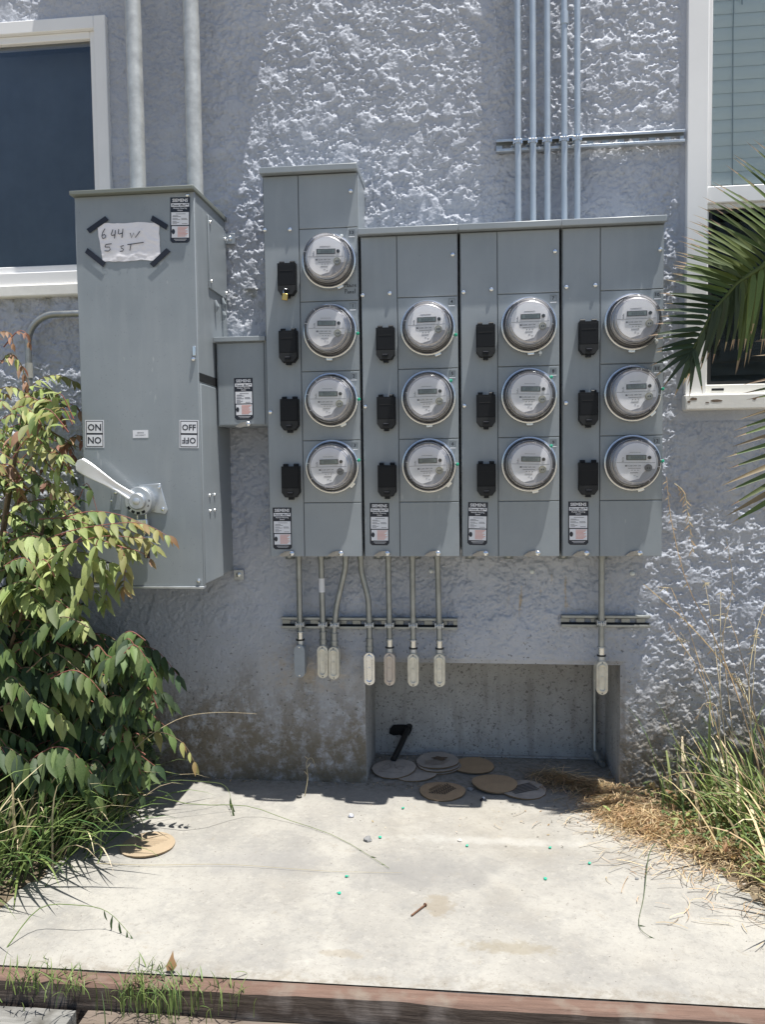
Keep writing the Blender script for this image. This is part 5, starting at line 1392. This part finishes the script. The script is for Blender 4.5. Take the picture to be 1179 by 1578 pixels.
# ------------------------------------------------------------------ grasses
def blade(mb, p, az, lean, L, w, m, rn, seg=6, droop=1.6):
    p = Vector(p); a = Vector((math.cos(az), math.sin(az), 0)); s = Vector((-math.sin(az), math.cos(az), 0)); tw = rn.uniform(-.6, .6)
    s = (s*math.cos(tw)+Vector((0, 0, 1))*math.sin(tw)*.4).normalized(); v = []; th = lean; q = p.copy()
    for i in range(seg+1):
        t = i/seg; ww = w*(1-t**2.2)*(.7+.3*min(1, t*4)); v += [q-s*ww/2, q+s*ww/2]
        th2 = lean+droop*t*t; q = q+(a*math.sin(th2)+Vector((0, 0, math.cos(th2))))*L/seg
        q.z = max(q.z, .004)
    mb.add(v, [(2*i, 2*i+1, 2*i+3, 2*i+2) for i in range(seg)], m)
    return q
def clump(name, label, pts, rn, group=None, mats=(GRASSM, GRASSM, GRASSD), kind='stuff', cat='grass'):
    mb = MB()
    for (x, y, z, n, L, w, az0, azs, lean, droop, sprd) in pts:
        for i in range(n):
            blade(mb, (x+rn.gauss(0, sprd), y+rn.gauss(0, sprd), z), az0+rn.uniform(-azs, azs), abs(rn.gauss(lean, .25)), L*rn.uniform(.55, 1.15), w*rn.uniform(.7, 1.2), rn.choice(mats), rn, droop=droop*rn.uniform(.6, 1.3))
    o = mb.build(name); return tag(o, label, cat, group, kind)
rn = random.Random(31)
L1 = []
for i in range(26):
    y = -1.05+.95*i/25; L1.append((-1.33-.03*rn.random()-.10*(y < -.8), y, 0, 20, .40 if y > -.9 else .24, .009, -.1, 1.2, .55, 1.4, .055))
for i in range(10): L1.append((-1.22+rn.uniform(-.04, .05), -.22-.5*i/9, 0, 10, .32, .008, -.1, .9, .6, 1.4, .035))
clump('tall_grass', 'long arching green grass along the left edge of the slab below the shrub', L1, rn, mats=(GRASSM, GRASSM, GRASSD, GRASSD, GRASSM, STRAWP))
R1 = []
for i in range(16):
    x = .66+.5*rn.random(); y = -.07-.5*rn.random()*(x-.5)
    R1.append((x, y, 0, 7, .36 if x > .7 else .22, .011, 2.2, 1.7, .22, .9, .04))
for i in range(22): R1.append((.82+.2*rn.random(), -.15-.65*rn.random(), 0, 10, .30, .010, 2.8, 1.5, .45, 1.5, .05))
clump('tall_grass', 'green tufts of grass growing up the wall at lower right', R1, rn, mats=(GRASSM, GRASSD, GRASSM, GRASSM, STRAWP, L_LIGHT, STRAW))
# front tufts in the gap before the timber
def tuft(px, py, Y, n, L, label, sp_=.03, w=.0032):
    q = W(px, py, Y); clump('grass_tuft', label, [(q.x+rn.uniform(-.02, .02), q.y, q.z, n, L, w, -1.57, 3.1, .55, .9, sp_)], rn, 'short grass tufts along the timber edging', mats=(GRASSM, GRASSD, GRASSM, GRASSM))
tuft(45, 1520, -1.196, 60, .055, 'grass tuft at the bottom left corner growing over the red timber')
tuft(95, 1525, -1.196, 45, .045, 'small grass tuft just right of the corner tuft')
tuft(215, 1550, -1.20, 70, .055, 'wide grass tuft in front of the red timber below the curled leaf', .035)
tuft(260, 1560, -1.205, 60, .050, 'low grass tuft spilling over the lower board')
tuft(330, 1552, -1.20, 26, .050, 'thin wispy grass tuft right of the wide tuft', .035)
tuft(230, 1495, -1.142, 22, .035, 'tiny grass sprout behind the red timber beside the curled leaf', .018)
# dry straw heap
mb = MB(); rs = random.Random(77)
def straw(mb, p, az, L, m, w=.0019, lift=.03):
    v = []; q = Vector(p); s = Vector((-math.sin(az), math.cos(az), .3)).normalized(); c = rs.gauss(0, .5); th = rs.uniform(-.1, .6)
    for i in range(5):
        v += [q-s*w/2, q+s*w/2]; az2 = az+c*i/4; th2 = th*(1-i/2.2)
        q = q+Vector((math.cos(az2)*math.cos(th2), math.sin(az2)*math.cos(th2), math.sin(th2)*.6))*L/4; q.z = max(q.z, .003)
    mb.add(v, [(2*i, 2*i+1, 2*i+3, 2*i+2) for i in range(4)], m)
for i in range(7500):
    a = rs.random(); 
    u = rs.random()
    # spine of the heap runs from the niche to the right foreground
    if a < .17: c_ = Vector((.28+.27*u, .10-.16*u, 0)); sd_ = .035
    elif a < .60: c_ = Vector((.50+.12*u, -.06-.24*u, 0)); sd_ = .06
    elif a < .92: c_ = Vector((.60+.22*u, -.20-.28*u, 0)); sd_ = .08
    else: c_ = Vector((.52+.35*u, -.20-.55*u, 0)); sd_ = .15
    x, y = c_.x+rs.gauss(0, sd_), c_.y+rs.gauss(0, sd_)
    if y > -.01 and not (NI[0] < x < NI[1]-.01): continue
    hgt = .035*math.exp(-((x-c_.x)**2+(y-c_.y)**2)/(2*(sd_*1.0)**2))
    straw(mb, (x, y, .004+rs.random()*hgt), rs.uniform(2.2, 4.4) if rs.random() < .7 else rs.uniform(0, 6.28), rs.uniform(.02, .10), STRAW if rs.random() < .72 else (STRAWP if rs.random() < .7 else L_DRY))
tag(mb.build('dry_straw'), 'heap of dry tan straw spilling from the niche corner to the right', 'straw', kind='stuff')
# loose low weeds among the straw
mb = MB()
for i in range(1500):
    u = rs.random(); x, y = .68+.32*u+rs.gauss(0, .08), -.12-.50*u+rs.gauss(0, .11)
    if y > -.02: continue
    p = Vector((x, y, rs.uniform(.005, .05+.12*max(0, x-.75)))); d = Vector((rs.uniform(-1, 1), rs.uniform(-1, 1), rs.uniform(.1, .9))); M = Matrix.Translation(p) @ (frame(d, (0, -.4, 1))*rs.uniform(.012, .032)).to_4x4()
    mb.add(*LG[rs.randrange(3)], rs.choice((L_GREEN, L_LIGHT, L_DRY, L_GREEN)), M)
tag(mb.build('ground_weeds'), 'low small leaved weeds mixed into the straw', 'weeds', kind='stuff')

# single stalks ---------------------------------------------------
def stalk(pts, r, m, label, heads=(), group=None, name='dry_stalk', cat='grass stalk', hm=STRAW, hl=.03):
    t = thing(name, label, cat, (0, 0, 0), group); k = len(pts)-1; out = []
    for i in range(17):
        u = i/16*k; j = min(int(u), k-1); tt = u-j; p0, p1, p2, p3 = pts[max(j-1, 0)], pts[j], pts[j+1], pts[min(j+2, k)]
        out.append(.5*((2*p1)+(p2-p0)*tt+(2*p0-5*p1+4*p2-p3)*tt*tt+(3*p1-3*p2+p3-p0)*tt**3))
    mb = MB(); mb.tube(out, [r*(1-.65*i/16) for i in range(17)], m, 5); mb.build('stem', t)
    if heads:
        mb = MB()
        for u, dx, dz, L in heads:
            x = u*16; j = min(int(x), 15); p = out[j].lerp(out[j+1], x-j); d = Vector((dx, rs.uniform(-.2, .2), dz))
            mb.add(LG[2][0], LG[2][1], hm, Matrix.Translation(p) @ (frame(d, (0, -1, .3))*L @ Matrix.Diagonal((.42, 1, 1))).to_4x4())
        mb.build('seed_head', t)['kind'] = 'stuff'
    return t
STALKS = []
def oats(u0, n, L=.022):
    return [(u0+(1-u0)*i/n, rs.choice((-1, 1))*rs.uniform(.2, .7), rs.uniform(-1, -.3), L*rs.uniform(.6, 1.2)) for i in range(n)]
G_ = 'dry stalks leaning against the wall at right'
for k in range(9):
    bx0, by0 = rs.uniform(1085, 1200), rs.uniform(1120, 1230); tx, ty = bx0+rs.uniform(-85, 40), rs.uniform(880, 1060)
    lean = [(bx0, by0), (bx0+(tx-bx0)*.3, by0+(ty-by0)*.4), (bx0+(tx-bx0)*.7, by0+(ty-by0)*.8), (tx, ty), (tx+rs.uniform(-25, 15), ty+rs.uniform(-5, 25))]
    STALKS.append(lean)
stalk(WP([(1190, 1260), (1150, 1110), (1110, 1000), (1060, 900), (1035, 800), (1028, 735)], [-.3, -.2, -.15, -.1, -.06, -.04]), .0025, STRAW, 'tallest dry stalk leaning against the wall right of the cabinets', oats(.6, 14), G_)
stalk(WP([(1185, 1160), (1150, 1075), (1105, 1010), (1060, 960), (1010, 915), (992, 900)], [-.2, -.16, -.12, -.08, -.05, -.04]), .0025, STRAW, 'dry stalk slanting up left, its tip touching the wall below the rightmost cabinet', oats(.35, 8), G_)
stalk(WP([(1130, 1130), (1120, 1040), (1115, 980), (1130, 900), (1120, 830)], [-.2, -.12, -.08, -.05, -.04]), .002, STRAWP, 'pale curved dry stalk with small husks in front of the stucco', oats(.3, 12), G_)
stalk(WP([(1160, 1150), (1155, 1050), (1165, 980), (1180, 930)], [-.22, -.16, -.12, -.1]), .0022, STRAWP, 'pale dry stalk rising at the right edge of the picture', oats(.4, 9), G_)
stalk(WP([(1100, 1120), (1080, 1040), (1050, 990), (1030, 960)], [-.16, -.1, -.06, -.04]), .0018, STRAW, 'short dry stalk with drooping husks beside the lower rail', oats(.4, 7), G_)
stalk(WP([(1110, 1140), (1105, 1090), (1085, 1085), (1075, 1110)], [-.2, -.18, -.17, -.17]), .0022, STRAWP, 'kinked dry stalk bent over above the green tufts', oats(.5, 4), G_)
stalk(WP([(1040, 745), (1055, 760), (1062, 800), (1068, 850)], [-.03, -.04, -.045, -.04]), .0012, STRAWP, 'feathery dry seed spray against the wall right of the lowest meter', oats(.1, 26, .026), G_)
stalk(WP([(1300, 1340), (1200, 1250), (1130, 1205), (1060, 1190), (1020, 1200)], [-.45, -.42, -.40, -.38, -.36]), .0018, STRAW, 'arching dry stalk over the straw at the lower right', oats(.6, 8), G_)
gg = 'arching grass stalks over the slab'
def gz(lst): return [GP(x, y, z) for x, y, z in lst]
stalk(gz([(150, 1330, .0), (200, 1230, .10), (300, 1240, .09), (380, 1242, .04), (440, 1262, .01), (520, 1290, .004), (600, 1338, .004)]), .0016, GRASSM, 'long thin grass stalk arching across the slab from the left clump', [(.93, .7, -.2, .04), (.9, .4, -.6, .04), (.97, .8, -.4, .035)], gg, 'grass_stalk', hm=GRASSD)
stalk(gz([(10, 1460, .0), (60, 1400, .06), (120, 1395, .07), (165, 1405, .05), (200, 1440, .01)]), .0016, GRASSM, 'low grass stalk with dangling dark seed spikes at lower left', [(.72, .1, -1, .035), (.8, -.2, -1, .05), (.86, .15, -1, .045), (.95, .2, -1, .04), (1, .6, -.8, .03)], gg, 'grass_stalk', hm=GRASSD)
stalk(gz([(140, 1330, .0), (230, 1333, .006), (350, 1332, .006), (500, 1342, .005), (620, 1345, .004)]), .0010, STRAWP, 'hair thin dry stem lying straight across the slab', (), gg, 'grass_stalk')
stalk(WP([(150, 1240), (200, 1160), (270, 1110), (330, 1098), (395, 1100)], [-.6, -.5, -.4, -.35, -.3]), .0014, STRAWP, 'pale grass stalk arching in front of the stained wall foot', (), gg, 'grass_stalk')
stalk(gz([(140, 1290, .0), (230, 1210, .12), (320, 1205, .10), (350, 1215, .06), (358, 1250, .02)]), .0014, GRASSM, 'grass stalk curving over the lone cardboard disc', [(.85, .1, -1, .05), (.9, .3, -1, .045), (.97, .3, -1, .05)], gg, 'grass_stalk', hm=GRASSD)
stalk(gz([(1010, 1300, .05), (1000, 1320, .03), (993, 1380, .004), (985, 1425, .004), (1003, 1444, .004)]), .0016, GRASSD, 'dark bent grass stem lying on the slab at right', [(.75, .9, -.3, .04), (.95, .5, -.2, .03)], gg, 'grass_stalk', hm=GRASSD)
stalk(WP([(468, 1232), (474, 1200), (472, 1175), (480, 1168), (486, 1182)], [-.14, -.12, -.11, -.11, -.12]), .0016, STRAWP, 'small pale weed sprout standing at the wall foot', [(.3, -.5, .6, .02), (.4, .5, .7, .022), (.6, -.6, .5, .018)], None, 'weed_sprout', 'weed', hm=STRAWP)
mb = MB()
for l in STALKS:
    p = WP(l, [rs.uniform(-.35, -.12), -.2, -.13, -.08, -.07]); mb.tube(p, [.0014, .0013, .0011, .0009, .0006], rs.choice((STRAW, STRAWP)), 5)
    for q in range(7):
        a = p[3].lerp(p[4], rs.random()) if q > 2 else p[2].lerp(p[3], rs.random()); d = Vector((rs.uniform(-.6, .6), 0, rs.uniform(-1, .2)))
        mb.add(LG[2][0], LG[2][1], STRAWP, Matrix.Translation(a) @ (frame(d, (0, -1, .3))*rs.uniform(.014, .026) @ Matrix.Diagonal((.4, 1, 1))).to_4x4())
tag(mb.build('dry_grass'), 'thin tangle of pale dry grass rising over the green tufts at right', 'dry grass', kind='stuff')
# crumbs, husks and leaf bits that gather against the wall and in the niche
mb = MB(); DIRT = mat('dirt_crumb', (.09, .075, .055), .95)
for i in range(700):
    k = rs.random()
    if k < .45: x, y = rs.uniform(-1.2, .6), -abs(rs.gauss(0, .022))-.004
    elif k < .7: x, y = rs.uniform(-.36, .52), .30-abs(rs.gauss(0, .05))
    else: x, y = rs.gauss(.35, .25), rs.gauss(-.22, .12)
    if y > 0 and not (-.36 < x < .52): continue
    d = Vector((rs.uniform(-1, 1), rs.uniform(-1, 1), rs.uniform(-.1, .4))); L_ = rs.uniform(.003, .012)
    mb.add(LG[rs.randrange(3)][0], LG[0][1], rs.choice((DIRT, DIRT, L_DRY, STRAW)), Matrix.Translation((x, y, .003)) @ (frame(d, (0, 0, 1))*L_).to_4x4())
tag(mb.build('leaf_litter'), 'fine leaf litter and crumbs gathered along the wall foot and niche floor', 'leaf litter', kind='stuff')
